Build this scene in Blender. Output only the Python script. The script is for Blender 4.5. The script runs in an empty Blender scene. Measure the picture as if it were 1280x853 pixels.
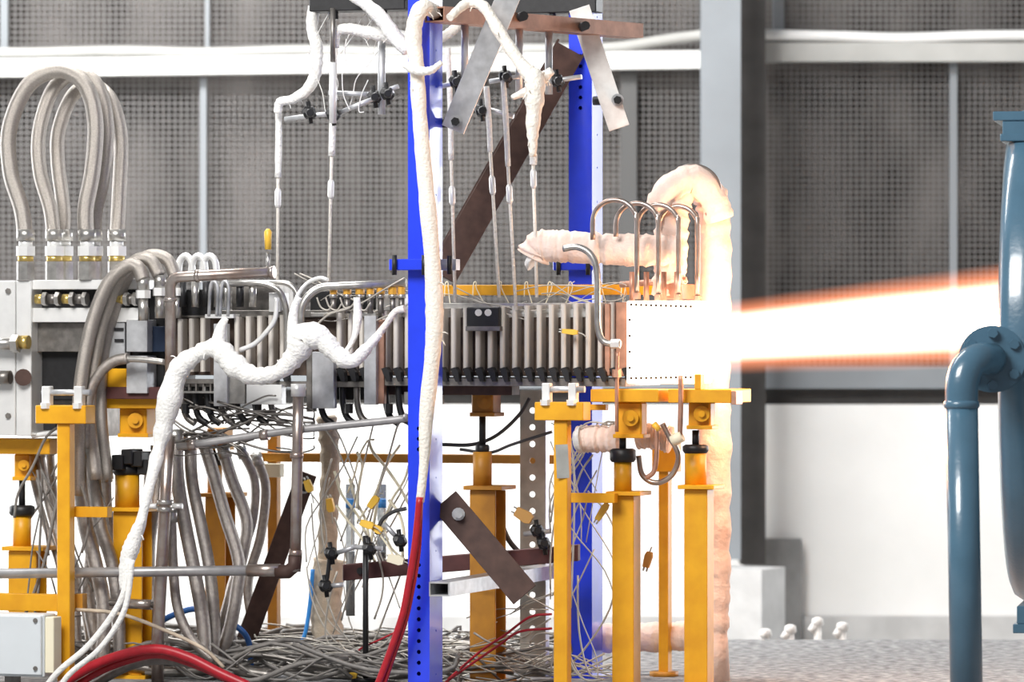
import bpy, bmesh, math, random
from mathutils import Vector as V, Matrix
random.seed(7)
rad = math.radians
S = bpy.context.scene
COL = S.collection
# ------------------------------------------------------------------ camera
F, D, H, CX, CY = 5760.0, 18.0, 1.4, 640.0, 426.5      # focal length in px, distance, height, image centre
cam = bpy.data.cameras.new('camera'); camo = bpy.data.objects.new('camera', cam); COL.objects.link(camo)
cam.sensor_width = 36; cam.lens = 36 * F / 1280
camo.location = (0, -D, H); camo.rotation_euler = (rad(90), 0, 0)
cam.clip_end = 200
cam.dof.use_dof = True; cam.dof.focus_distance = 18.35; cam.dof.aperture_fstop = 2.8
S.camera = camo
# ------------------------------------------------------------------ world and lamps
S.view_settings.view_transform = 'Standard'; S.view_settings.look = 'None'
S.view_settings.gamma = 1; S.view_settings.use_curve_mapping = False
S.view_settings.exposure = 0.12
w = bpy.data.worlds.new('world'); S.world = w; w.use_nodes = True
w.node_tree.nodes['Background'].inputs[0].default_value = (.93, .96, 1, 1)
w.node_tree.nodes['Background'].inputs[1].default_value = .22
def area(name, loc, target, sx, sy, energy, col=(1, 1, 1)):
    l = bpy.data.lights.new(name, 'AREA'); l.shape = 'RECTANGLE'; l.size = sx; l.size_y = sy
    l.energy = energy; l.color = col
    o = bpy.data.objects.new(name, l); COL.objects.link(o); o.location = loc
    o.rotation_euler = (V(target) - V(loc)).to_track_quat('-Z', 'Y').to_euler()
    return o
area('hall_lamp_front', (-3.5, -6, 6.5), (-.6, .8, 1), 4, 3, 900, (1, .98, .95))
area('hall_lamp_back', (-2.6, 3.0, 6.2), (-1.8, 8, -.2), 5, 1.5, 850, (1, .99, .97))
area('side_fill_right', (7.5, 8.5, 2.4), (0, .5, 1.6), 4, 5, 560, (.96, .98, 1))      # unseen light added at right to whiten the posts' side faces
area('side_fill_left', (-7.5, 6.5, 2.4), (-.5, .8, 1.6), 4, 5, 420, (.97, .98, 1))    # another unseen one, added at left for bright rims on the hoses

# ------------------------------------------------------------------ pixel and rig frames
def P(px, py, Y):
    d = Y + D
    return V(((px - CX) * d / F, Y, H - (py - CY) * d / F))
TH = rad(18)                                            # the rig stands turned by 18 degrees
U = V((math.cos(TH), -math.sin(TH), 0)); W = V((math.sin(TH), math.cos(TH), 0)); Z = V((0, 0, 1))
def YE(px):
    k = (px - CX) / F
    t = 18.5 * k / (math.cos(TH) + k * math.sin(TH))
    return .5 - t * math.sin(TH)
def E(px, py, dy=0.0): return P(px, py, YE(px) + dy)
PM = 311.0                                              # px per metre on the rig
def Q(pts, dy=0.0):
    return [E(p[0], p[1], (p[2] if len(p) > 2 else 0) + dy) for p in pts]

# ------------------------------------------------------------------ materials
MATS = {}
def mat(name, col, rough=.5, metal=0.0, noise=0.0, scale=20.0, bump=0.0, bscale=60.0, col2=None, emit=None, estr=0, coat=0, stretch=None):
    m = bpy.data.materials.new(name); m.use_nodes = True; nt = m.node_tree; b = nt.nodes['Principled BSDF']
    b.inputs['Base Color'].default_value = (*col, 1); b.inputs['Roughness'].default_value = rough; b.inputs['Metallic'].default_value = metal
    if coat: b.inputs['Coat Weight'].default_value = coat; b.inputs['Coat Roughness'].default_value = .1
    tc = nt.nodes.new('ShaderNodeTexCoord'); mp = nt.nodes.new('ShaderNodeMapping'); nt.links.new(tc.outputs['Object'], mp.inputs[0])
    if stretch: mp.inputs['Scale'].default_value = stretch
    if noise or col2:
        n = nt.nodes.new('ShaderNodeTexNoise'); n.inputs['Scale'].default_value = scale; n.inputs['Detail'].default_value = 5
        nt.links.new(mp.outputs[0], n.inputs['Vector'])
        r = nt.nodes.new('ShaderNodeValToRGB'); r.color_ramp.elements[0].position = .35; r.color_ramp.elements[1].position = .68
        c2 = col2 or tuple(max(0, c * (1 - noise)) for c in col)
        r.color_ramp.elements[0].color = (*c2, 1); r.color_ramp.elements[1].color = (*col, 1)
        nt.links.new(n.outputs[0], r.inputs[0]); nt.links.new(r.outputs[0], b.inputs['Base Color'])
    if bump:
        n2 = nt.nodes.new('ShaderNodeTexNoise'); n2.inputs['Scale'].default_value = bscale; n2.inputs['Detail'].default_value = 4
        nt.links.new(mp.outputs[0], n2.inputs['Vector'])
        bp = nt.nodes.new('ShaderNodeBump'); bp.inputs['Strength'].default_value = bump; bp.inputs['Distance'].default_value = .01
        nt.links.new(n2.outputs[0], bp.inputs['Height']); nt.links.new(bp.outputs[0], b.inputs['Normal'])
    if emit:
        b.inputs['Emission Color'].default_value = (*emit, 1); b.inputs['Emission Strength'].default_value = estr
    MATS[name] = m; return m
steel = mat('steel', (.62, .6, .57), .3, .85, .3, 30)
steel_d = mat('steel_dark', (.3, .28, .26), .42, .8, .4, 25)
steel_b = mat('steel_bright', (.93, .93, .92), .35, .35, .12, 12)
pipe_st = mat('pipe_steel', (.52, .48, .45), .3, .8, .0, 14, col2=(.36, .27, .23))
pipe_gr = mat('pipe_grey', (.42, .41, .41), .4, .5, .2, 20)
fin_m = mat('fin_steel', (.82, .78, .72), .42, .2, .0, 10, col2=(.6, .55, .5), stretch=(1, 1, .25))
body_m = mat('duct_body', (.12, .08, .06), .6, .4, .0, 20, col2=(.05, .035, .03))
heat_m = mat('heat_tinted_steel', (.62, .34, .24), .45, .6, .3, 20)
black = mat('black_iron', (.02, .02, .022), .45, .2, .3, 40)
blackp = mat('black_plastic', (.015, .015, .017), .35)
brass = mat('brass', (.75, .55, .18), .3, .8, .2, 40)
gold = mat('yellow_fitting', (.8, .42, .06), .4, .2, .2, 40)
braid = mat('braided_steel', (.48, .44, .4), .4, .8, .18, 160, .35, 500)
hose_d = mat('hose_weathered', (.46, .42, .39), .38, .75, .25, 60, .35, 350)
blue = mat('blue_paint', (.012, .05, .85), .3, 0, .15, 8, coat=.8)
yellow = mat('yellow_paint', (.83, .42, .012), .42, 0, .0, 7, col2=(.68, .31, .008))
oldyel = mat('old_yellow_paint', (.6, .27, .025), .5, 0, .0, 9, col2=(.42, .18, .02))
rust = mat('rusty_brown_steel', (.095, .052, .042), .6, .3, .35, 18)
rustr = mat('red_brown_primer', (.1, .032, .03), .5, .1, .3, 20)
rustl = mat('light_rusty_tube', (.42, .23, .16), .5, .4, .35, 14)
galv = mat('galvanised_steel', (.62, .63, .65), .4, .5, .25, 22)
zinc = mat('zinc_post', (.5, .5, .47), .5, .4, .3, 12)
whitest = mat('white_painted_strap', (.88, .88, .86), .45, 0, .0, 16, col2=(.7, .68, .66))
cloth = mat('white_cloth_tape', (.93, .92, .89), .85, 0, .08, 30, .7, 90)
cloth2 = mat('cream_cloth_tape', (.93, .88, .8), .85, 0, .1, 25, .7, 90)
wrap = mat('ceramic_wrap', (.88, .74, .66), .9, 0, .0, 9, .9, 28, col2=(.82, .62, .53))  # white insulation with the flame's peach glow put into its colour
wrapb = mat('beige_wrap', (.62, .52, .4), .9, 0, .3, 12, .8, 40)
redc = mat('red_rubber', (.45, .012, .025), .4, 0, .2, 30)
bluec = mat('blue_rubber', (.02, .1, .32), .4)
bluedk = mat('dark_blue_casing', (.008, .02, .05), .4)
darkc = mat('dark_cable', (.05, .05, .055), .45)
greyc = mat('grey_cable', (.24, .225, .21), .5, 0, .3, 40)
wirec = mat('bare_wire', (.45, .42, .37), .45, .3)
cream = mat('cream_wire', (.82, .76, .58), .6)
tagy = mat('yellow_plug', (.85, .52, .06), .4)
tagb = mat('amber_plug', (.62, .33, .08), .45)
bluetag = mat('blue_cap', (.04, .28, .75), .4)
boxg = mat('junction_box_grey', (.66, .7, .73), .4, 0, .06, 6)
petrol = mat('petrol_blue_paint', (.075, .165, .245), .28, 0, .15, 7, .1, 60, coat=.6)
clear = mat('clear_tube', (.8, .84, .86), .15); clear.node_tree.nodes['Principled BSDF'].inputs['Transmission Weight'].default_value = .75
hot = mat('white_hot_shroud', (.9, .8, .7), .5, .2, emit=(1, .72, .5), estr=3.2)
hotd = mat('hot_rivet', (.06, .035, .025), .7)
wallm = mat('white_plaster', (.92, .92, .91), .85, 0, .0, 1.6, .15, 30, col2=(.84, .84, .83))
conc = mat('pale_concrete', (.62, .62, .62), .9, 0, .0, 5, .2, 40, col2=(.5, .5, .5))
concg = mat('grey_concrete', (.3, .3, .3), .9, 0, .3, 6, .2, 40)
floorm = mat('rough_floor', (.44, .44, .44), .9, 0, .0, 22, .8, 70, col2=(.15, .15, .155))
pitm = mat('pit_floor', (.45, .44, .41), .9, 0, .3, 8)
colm = mat('column_paint', (.27, .295, .32), .6, 0, .0, 3, col2=(.24, .26, .28))
dcolm = mat('dark_column', (.09, .085, .082), .7, 0, .3, 6)
railm = mat('rail_white', (.88, .88, .87), .5, 0, .1, 4)
railg = mat('rail_grey', (.5, .5, .48), .6, 0, .15, 4)
tarp = mat('dusty_tarp', (.2, .182, .172), .85, 0, .0, 1.9, .6, 7, col2=(.032, .026, .023), stretch=(1.6, 1, .6))
wirem = mat('mesh_wire', (.17, .165, .163), .6, .2)
mulld = mat('mullion_dark', (.1, .1, .1), .6)
mullm = mat('mullion_grey', (.25, .27, .29), .5)

# ------------------------------------------------------------------ mesh helpers
class MB:
    def __init__(s): s.v = []; s.f = []; s.sm = []
    def add(s, vs, fs, smooth=False):
        n = len(s.v); s.v += [V(p) for p in vs]; s.f += [tuple(i + n for i in f) for f in fs]; s.sm += [smooth] * len(fs); return s
    def hexa(s, c):                                     # 8 corners: bottom 4 then top 4
        return s.add(c, [(3, 2, 1, 0), (4, 5, 6, 7), (0, 1, 5, 4), (1, 2, 6, 5), (2, 3, 7, 6), (3, 0, 4, 7)])
    def box(s, o, a, b, c):                             # corner + three edge vectors
        o, a, b, c = V(o), V(a), V(b), V(c)
        return s.hexa([o, o + a, o + a + b, o + b, o + c, o + a + c, o + a + b + c, o + b + c])
    def cbox(s, c, a, b, d): return s.box(V(c) - (V(a) + V(b) + V(d)) / 2, a, b, d)
    def prism(s, poly, ext):
        n = len(poly); ext = V(ext); poly = [V(p) for p in poly]
        return s.add(poly + [p + ext for p in poly], [tuple(range(n)), tuple(range(2 * n - 1, n - 1, -1))] + [(i, i + n, (i + 1) % n + n, (i + 1) % n) for i in range(n)])
    def tube(s, pts, r, n=10, flat=False, ph=0.0):
        pts = [V(p) for p in pts]; m = len(pts)
        R = r if isinstance(r, (list, tuple)) else [r] * m
        t0 = (pts[1] - pts[0]).normalized(); a = t0.orthogonal().normalized(); vs = []
        for i in range(m):
            t = (pts[min(i + 1, m - 1)] - pts[max(i - 1, 0)]).normalized()
            a = (a - t * a.dot(t))
            a = a.normalized() if a.length > 1e-6 else t.orthogonal().normalized()
            b = t.cross(a)
            for k in range(n):
                an = 2 * math.pi * k / n + ph
                vs.append(pts[i] + (a * math.cos(an) + b * math.sin(an)) * R[i])
        fs = [(i * n + k, i * n + (k + 1) % n, (i + 1) * n + (k + 1) % n, (i + 1) * n + k) for i in range(m - 1) for k in range(n)]
        s.add(vs, fs, not flat)
        k0 = len(s.v) - m * n
        s.f += [tuple(k0 + k for k in range(n - 1, -1, -1)), tuple(k0 + (m - 1) * n + k for k in range(n))]; s.sm += [False, False]
        return s
ORG = {}
def build(name, mb, material, parent=None, label=None, cat=None, group=None, kind=None, bev=0.0):
    if parent is not None: o0 = ORG[parent.name]
    else:
        xs = [p.x for p in mb.v]; ys = [p.y for p in mb.v]; zs = [p.z for p in mb.v]
        o0 = V(((min(xs) + max(xs)) / 2, (min(ys) + max(ys)) / 2, min(zs)))
    me = bpy.data.meshes.new(name); me.from_pydata([tuple(p - o0) for p in mb.v], [], mb.f)
    me.polygons.foreach_set('use_smooth', mb.sm)
    bm = bmesh.new(); bm.from_mesh(me); bmesh.ops.recalc_face_normals(bm, faces=bm.faces)
    if bev: bmesh.ops.bevel(bm, geom=list(bm.edges), offset=bev, segments=1, affect='EDGES', clamp_overlap=True)
    bm.to_mesh(me); bm.free()
    me.materials.append(material)
    o = bpy.data.objects.new(name, me); COL.objects.link(o); ORG[o.name] = o0
    if parent is not None: o.parent = parent
    else: o.location = o0
    tag(o, label, cat, group, kind); return o
def tag(o, label=None, cat=None, group=None, kind=None):
    for k, x in (('label', label), ('category', cat), ('group', group), ('kind', kind)):
        if x: o[k] = x
def T(name, label, cat, loc, group=None):
    o = bpy.data.objects.new(name, None); COL.objects.link(o); o.location = loc; o.empty_display_size = .05
    ORG[o.name] = V(loc); tag(o, label, cat, group); return o
def inst(name, me, parent, loc, scale=None, rot=None):
    o = bpy.data.objects.new(name, me); COL.objects.link(o); o.parent = parent
    o.location = V(loc) - ORG[parent.name]; ORG[o.name] = ORG[parent.name]
    if scale: o.scale = scale
    if rot: o.rotation_euler = rot
    return o
def local_mesh(name, mb, material, bev=0.0):
    me = bpy.data.meshes.new(name); me.from_pydata([tuple(p) for p in mb.v], [], mb.f); me.polygons.foreach_set('use_smooth', mb.sm)
    bm = bmesh.new(); bm.from_mesh(me); bmesh.ops.recalc_face_normals(bm, faces=bm.faces)
    if bev: bmesh.ops.bevel(bm, geom=list(bm.edges), offset=bev, segments=1, affect='EDGES', clamp_overlap=True)
    bm.to_mesh(me); bm.free(); me.materials.append(material); return me
def spl(pts, sub=6):
    if len(pts) < 3: return [V(p) for p in pts]
    p = [V(x) for x in pts]; p = [p[0] * 2 - p[1]] + p + [p[-1] * 2 - p[-2]]; out = []
    for i in range(1, len(p) - 2):
        for k in range(sub):
            t = k / sub; a, b, c, d = p[i - 1], p[i], p[i + 1], p[i + 2]
            out.append(.5 * ((2 * b) + (c - a) * t + (2 * a - 5 * b + 4 * c - d) * t * t + (3 * b - a - 3 * c + d) * t ** 3))
    out.append(p[-2]); return out
def fillet(pts, r, sub=5):                               # polyline with rounded bends
    p = [V(x) for x in pts]; out = [p[0]]
    for i in range(1, len(p) - 1):
        a = (p[i - 1] - p[i]); b = (p[i + 1] - p[i]); q = min(r, a.length * .49, b.length * .49)
        a = p[i] + a.normalized() * q; b = p[i] + b.normalized() * q
        for k in range(sub + 1):
            t = k / sub; out.append(a * (1 - t) ** 2 + p[i] * 2 * t * (1 - t) + b * t * t)
    out.append(p[-1]); return out
def wob(n, r, j): return [r * (1 + random.uniform(-j, j)) for _ in range(n)]
# part / thing makers in rig pixels
def eb(px0, py0, px1, py1, dy=0.0, dep=.05):            # box whose front face lies parallel to the rig's front
    a, b = E(px0, py0, dy), E(px1, py0, dy); m = E((px0 + px1) / 2, py0, dy); z1 = m.z; z0 = E((px0 + px1) / 2, py1, dy).z
    a.z = z0; b.z = z0
    return MB().box(a, b - a, W * dep, Z * (z1 - z0))
def ebz(px0, py0, px1, dy, dep, z0=0.0):                # the same from a top pixel row down to a height (the floor)
    a, b = E(px0, py0, dy), E(px1, py0, dy); z1 = E((px0 + px1) / 2, py0, dy).z; a.z = z0; b.z = z0
    return MB().box(a, b - a, W * dep, Z * (z1 - z0))
def ebp(par, name, m, px0, py0, px1, py1, dy=0.0, dep=.05, bev=.0015, label=None):
    return build(name, eb(px0, py0, px1, py1, dy, dep), m, par, label=label, bev=bev)
def tb(par, name, m, pts, rpx, dy=0.0, n=10, smooth=True, sub=6, label=None, fil=None, wb=0, **kw):
    q = Q(pts, dy)
    q = fillet(q, fil / PM) if fil else (spl(q, sub) if smooth else q)
    r = [x / PM for x in rpx] if isinstance(rpx, (list, tuple)) else rpx / PM
    if wb: r = wob(len(q), r, wb)
    return build(name, MB().tube(q, r, n), m, par, label=label, **kw)
def cyl(par, name, m, a, b, r, n=12, flat=False, r2=None, **kw):
    return build(name, MB().tube([a, b], [r, r if r2 is None else r2], n, flat), m, par, **kw)
def vcyl(par, name, m, px, py0, py1, rpx, dy=0.0, n=12, flat=False, **kw):
    a = E(px, py0, dy); b = E(px, py1, dy); return cyl(par, name, m, b, a, rpx / PM, n, flat, **kw)
def strap(par, name, m, p0, p1, wpx, dy0, dy1, th=.008, **kw):   # flat bar between two pixels
    a, b = E(*p0, dy0), E(*p1, dy1); d = (b - a).normalized(); nrm = V((0, -1, 0)); s = d.cross(nrm).normalized() * (wpx / PM)
    t = d.cross(s).normalized() * th
    return build(name, MB().box(a - s / 2 - t / 2, b - a, s, t), m, par, **kw)
def bar(par, name, m, a, b, wd, ht, **kw):               # square bar between two points, ht vertical
    a, b = V(a), V(b); d = (b - a); s = d.cross(Z).normalized() * wd; return build(name, MB().box(a - s / 2 - Z * ht / 2, d, s, Z * ht), m, par, **kw)

# ================================================================== SETTING
WY = 8.0
def wbox(px0, py0, px1, py1, Y, dep): 
    a = P(px0, py1, Y); b = P(px1, py0, Y)
    return MB().box(a, (b.x - a.x, 0, 0), (0, dep, 0), (0, 0, b.z - a.z))
build('floor', MB().box((-6, -4, -.5), (12, 0, 0), (0, 7.6, 0), (0, 0, .5)), floorm, kind='structure')
build('floor_pit', MB().box((-8, 3.62, -.75), (16, 0, 0), (0, 6, 0), (0, 0, .1)), pitm, kind='structure')
build('wall_back', wbox(-500, 506, 1900, 845, WY, .3), wallm, kind='structure')
build('baseboard_back', wbox(-500, 771, 1900, 830, WY - .06, .05), conc, kind='structure')
build('trim_1', wbox(-500, 486, 1900, 506, WY + .12, .1), dcolm, kind='structure')
build('trim_2', wbox(-500, 458, 1900, 486, WY - .02, .12), colm, kind='structure')
# mesh windows: tarp behind, wire grid, rails
nx, nz = 120, 30; mb = MB(); x0, x1 = P(-450, 0, WY).x, P(1850, 0, WY).x; zt, zb = P(0, -60, WY).z, P(0, 470, WY).z
vs = []
for j in range(nz + 1):
    for i in range(nx + 1):
        x = x0 + (x1 - x0) * i / nx; z = zb + (zt - zb) * j / nz
        y = WY + .3 + .035 * math.sin(x * 7 + z * 2.3) + .03 * math.sin(x * 3.1 - z * 5) + random.uniform(-.02, .02)
        vs.append((x, y, z))
fs = [(j * (nx + 1) + i, j * (nx + 1) + i + 1, (j + 1) * (nx + 1) + i + 1, (j + 1) * (nx + 1) + i) for j in range(nz) for i in range(nx)]
mb.add(vs, fs, True); build('tarpaulin', mb, tarp, label='dusty brown tarpaulin hanging behind the wire mesh', cat='tarpaulin')
mb = MB(); pit = .0335; x = x0; wr = .0034
while x < x1:
    mb.box((x - wr, WY + .05, zb), (2 * wr, 0, 0), (0, .004, 0), (0, 0, zt - zb)); x += pit
z = zb
while z < zt:
    mb.box((x0, WY + .046, z - wr), (x1 - x0, 0, 0), (0, .004, 0), (0, 0, 2 * wr)); z += pit
build('wire_mesh', mb, wirem, label='grey square wire mesh across the hall wall', cat='mesh', kind='stuff')
def rail(name, a, b, h, m, dep=.12):
    a, b = V(a), V(b); build(name, MB().box(a - Z * h / 2, b - a, (0, dep, 0), Z * h), m, kind='structure')
rail('trim_3', P(-450, 90, WY - .12), P(884, 74, WY - .12), .1, railm)
rail('trim_4', P(920, 65, WY - .12), P(1850, 65, WY - .12), .105, railg)
for i, (px, wp, y0, y1) in enumerate([(5, 9, -60, 62), (259, 5, -60, 60), (254, 8, 97, 460), (1192, 9, 75, 458), (973, 14, -60, 40), (786, 20, 80, 458)]):
    build('trim_%d' % (5 + i), wbox(px - wp / 2, y0, px + wp / 2, y1, WY - .01, .05), mulld if wp == 20 else mullm, kind='structure')
build('column_1', wbox(877, -60, 926, 700, WY - .9, .2), colm, kind='structure')
build('column_2', wbox(926, -60, 957, 706, WY - .45, .25), dcolm, kind='structure')
pl = E(0, 0)
def ybox(px0, px1, py0, py1, Y, dep, yaw):
    a = P(px0, py1, Y); b = P(px1, py0, Y); wd = (b.x - a.x) / math.cos(yaw); u = V((math.cos(yaw), -math.sin(yaw), 0)); v = V((math.sin(yaw), math.cos(yaw), 0))
    return MB().box(a, u * wd, v * dep, Z * (b.z - a.z))
build('trim_11', ybox(870, 950, 711, 850, WY - 1.1, .36, rad(24)), conc, kind='structure')
build('trim_12', wbox(930, 674, 1002, 850, WY - .12, .1), concg, kind='structure')
# pale hose draped above the rails
def wtube(name, pts, rp, Y, m, label, cat):
    q = spl([P(a, b, Y) for a, b in pts], 8); build(name, MB().tube(q, rp * 26 / F, 8), m, label=label, cat=cat)
wtube('conduit_hose', [(-60, 66), (40, 66), (150, 64), (260, 66), (380, 63), (520, 66), (640, 62), (760, 60), (830, 50), (885, 43)], 7, WY - .1, railg, 'pale hose lying along the wall rail left of the grey column', 'hose')
wtube('conduit_hose', [(920, 42), (980, 44), (1060, 46), (1130, 48), (1220, 45), (1340, 44)], 7, WY - .1, railm, 'pale hose lying along the wall rail right of the grey column', 'hose')
# four small white stubs behind the floor edge
for i, (px, py, h, lab) in enumerate([(957, 790, 12, 'small white stub nearest the concrete plinth behind floor edge'), (988, 785, 16, 'small white stub second from the concrete plinth'), (1022, 776, 26, 'tallest white stub behind the floor edge'), (1053, 782, 20, 'small white stub farthest from the concrete plinth')]):
    t = T('anchor_stub', lab, 'stub', P(px, 806, 3.75) * 1, 'white stubs behind the floor edge'); t.location.z = -.65; ORG[t.name] = V(t.location)
    top = P(px, py, 3.75); k = 21.75 / F
    cyl(t, 'stem', cloth, (top.x, top.y, -.65), (top.x, top.y, top.z - 5 * k), 6.5 * k, 10, r2=5 * k)
    build('cap', MB().tube([top - Z * 8 * k, top - Z * 5 * k, top + Z * 2 * k, top + Z * 4 * k], [5 * k, 8 * k, 7 * k, 3 * k], 10), cloth, t)
    if i != 0: build('side_lobe', MB().tube([top + V((-9 * k, 0, -14 * k)), top + V((-2 * k, 0, -6 * k))], [5 * k, 6 * k], 8), cloth, t)

# ================================================================== ENGINE
eng = T('test_engine', 'long ribbed steel test engine running along the middle', 'engine', E(500, 480, .2))
ebp(eng, 'duct', body_m, 216, 397, 785, 470, .07, .42)
ebp(eng, 'bottom_flange', steel_d, 470, 473, 782, 483, -.01, .5)
ebp(eng, 'keel_channel', rust, 470, 481, 640, 494, .06, .1)
ebp(eng, 'side_rail', steel_d, 215, 477, 470, 484, .0, .1)
ebp(eng, 'top_flange', steel, 545, 379, 782, 386, .08, .4)
ebp(eng, 'top_deck', steel_d, 216, 388, 548, 397, .05, .42)
# ribs, each with a black clamp foot
fin = MB(); fw = 7.0 / PM; hgt = .25
fin.prism([(-fw / 2, .14, 0)] + [(-fw / 2 * math.cos(a), .013 - .013 * math.sin(a), 0) for a in [math.pi * i / 6 for i in range(7)]] + [(fw / 2, .14, 0)], (0, 0, hgt))
fin_me = local_mesh('fin', fin, fin_m)
foot = MB(); foot.prism([(-.012, 0, 0), (.006, 0, -.05), (.02, 0, -.05), (.016, 0, -.012), (.006, 0, .006)], (0, .04, 0)); foot_me = local_mesh('clamp_foot', foot, black, .001)
px = 224.0; k = 0
while px < 783:
    skip = (362 < px < 382) or (266 < px < 288) or (384 < px < 416) or (454 < px < 474)
    if not skip:
        t = (px - 216) / 570
        yt, yb = 399 - 22 * t, 465 + 0 * t
        a = E(px, yb, 0); hh = E(px, yt, 0).z - a.z
        o = inst('fin', fin_me, eng, a, (1, 1, hh / hgt), (0, 0, -TH))
        if px > 300: inst('clamp_foot', foot_me, eng, E(px + 1, yb - 4, -.035), (1.25, 1, 1.05), (0, 0, -TH))
        k += 1
    px += 15.3 if px > 540 else 14.2
# cover plates and brackets on its side
cp = ebp(eng, 'cover_plate', black, 583, 384, 624, 412, -.03, .03, .004, 'dark plate with two eye holes')
for x in (598, 610): build('eye_ring', MB().tube([E(x, 391, -.036), E(x, 391, -.03)], 4.5 / PM, 10), steel_b, cp)
ebp(eng, 'plate_lip', steel_d, 582, 408, 625, 414, -.035, .04)
ebp(eng, 'grey_bracket', galv, 390, 440, 417, 511, -.04, .04, .002)
ebp(eng, 'bracket_edge', steel_d, 383, 440, 390, 515, -.035, .06)
ebp(eng, 'pale_bracket', galv, 455, 395, 470, 506, -.05, .03)
ebp(eng, 'rust_bracket', rustl, 470, 400, 480, 505, -.02, .03)
ebp(eng, 'pale_bracket', galv, 267, 405, 284, 508, -.05, .03)
ebp(eng, 'side_window', steel_b, 308, 481, 352, 506, -.04, .05)
ebp(eng, 'side_box', steel, 284, 470, 306, 505, -.03, .05)
ebp(eng, 'end_block', steel, 505, 490, 545, 506, .02, .1)
ebp(eng, 'slot_rail', steel_d, 222, 474, 268, 480, -.02, .03)
ebp(eng, 'slot_rail', steel, 222, 489, 268, 492, -.02, .03)
for x in range(226, 268, 9): ebp(eng, 'slot_bar', steel_d, x, 478, x + 2, 490, -.015, .02, 0)
ebp(eng, 'dark_backing', black, 224, 484, 300, 512, .16, .25)  # black backing added to darken the space under the left ribs
ebp(eng, 'dark_backing', black, 418, 470, 456, 500, .1, .2)  # second black backing, added to keep this gap dark
# lower drain stubs and dark elbows under the left half
for i, x in enumerate([228, 243, 259, 276, 296, 318, 338, 400, 428, 446, 482, 498]):
    tb(eng, 'drain_elbow', black if i % 3 else steel_d, [(x, 482), (x + 1, 506), (x + 6, 522), (x + 16, 530)], 4.2, .03, 8)
for x in (232, 262, 322, 436, 486, 520): vcyl(eng, 'drain_nut', black, x, 505, 517, 5.5, .0, 6, True)
# top gear: manifold pipes, valve blocks and brass unions
ebp(eng, 'valve_block', black, 221, 362, 262, 395, .05, .2)
ebp(eng, 'valve_block', steel_d, 290, 356, 345, 392, .1, .2)
ebp(eng, 'valve_block', steel_b, 336, 366, 350, 390, .03, .1)
ebp(eng, 'valve_block', black, 388, 364, 470, 394, .1, .2)
ebp(eng, 'valve_block', steel_b, 470, 368, 506, 390, .06, .15)
ebp(eng, 'shelf_strip', steel_b, 256, 393, 292, 398, -.03, .1)
ebp(eng, 'shelf_strip', steel, 388, 391, 412, 396, -.02, .1)
ebp(eng, 'shelf_strip', steel, 446, 391, 470, 396, -.02, .1)
for x in (228, 244, 258, 272, 283, 300, 316): vcyl(eng, 'valve_stem', steel if x % 3 else black, x, 352, 384, 5, .0)
for x in (264, 278): tb(eng, 'loop_strap', galv, [(x - 3, 395), (x - 1, 360), (x + 4, 352), (x + 8, 362), (x + 7, 395)], 2.2, -.03, 8)
tb(eng, 'crossover_pipe', steel, [(280, 355), (330, 354), (350, 362), (358, 385), (359, 460)], 4, -.02, 10, fil=22)
tb(eng, 'crossover_pipe', steel, [(300, 353), (362, 354), (373, 368), (374, 420)], 3.6, .03, 10, fil=16)
tb(eng, 'manifold_pipe', steel, [(376, 440, -.06), (376, 380, -.06), (396, 359, -.03), (508, 354, .0)], 5.2, -.02, 12, fil=26)
tb(eng, 'manifold_pipe', steel_b, [(368, 430, -.07), (367, 385, -.07), (380, 358), (398, 348), (410, 350)], 2.6, -.03, 8)
for i, x in enumerate([417, 434, 450, 463, 476, 491, 502]):
    u = vcyl(eng, 'brass_union', gold, x, 359, 368, 4.8 + (i % 3) * .5, -.02, 8, True)
    vcyl(u, 'union_collar', steel, x, 368, 373, 5.5, -.02, 10)
    vcyl(u, 'union_stub', steel_d, x, 373, 392, 3.8, -.02, 8)
for i, x in enumerate([396, 407, 425, 442]): tb(eng, 'lead', wirec, [(x, 372), (x + 5, 384), (x + 14, 388), (x + 20, 380)], 1.2, -.05, 6)
tb(eng, 'lead', wirec, [(392, 410), (412, 393), (437, 385), (447, 372)], 1.5, -.06, 6)
tb(eng, 'sight_tube', steel_b, [(346, 372), (344, 398), (334, 414), (318, 430), (300, 438)], 3.2, -.08, 8)
# heads of the tubes poking up at the back
for x in (232, 248, 262):
    tb(eng, 'return_bend', steel_b, [(x - 9, 345), (x - 7, 327), (x, 320), (x + 7, 327), (x + 9, 345)], 4.5, .2, 10)
# hot end: copper-red frame and white-hot shroud
ebp(eng, 'end_frame', heat_m, 770, 378, 784, 470, -.02, .4)
ebp(eng, 'end_frame', heat_m, 756, 380, 762, 470, -.01, .3)
sh = ebp(eng, 'nozzle_shroud', hot, 783, 376, 868, 480, -.08, .26, .006, 'white hot nozzle shroud')
rv = local_mesh('rivet', MB().tube([(0, 0, 0), (0, -.004, 0)], 1.7 / PM, 6), hotd)
for i in range(13):
    a = E(789 + i * 6.2, 381 + .2 * i, -.081); inst('rivet', rv, sh, a); inst('rivet', rv, sh, E(789 + i * 6.2, 473 - .1 * i, -.081))
for y in (400, 420, 440, 460): inst('rivet', rv, sh, E(787, y, -.081))
for x in (790, 808, 830, 846): vcyl(eng, 'tube_stub', heat_m, x, 340, 377, 3.4, .1)
tb(eng, 'hot_rail', heat_m, [(775, 356), (858, 350)], 4, .2, 8, False)
ebp(eng, 'hot_block', heat_m, 820, 355, 852, 374, .15, .2)
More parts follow.
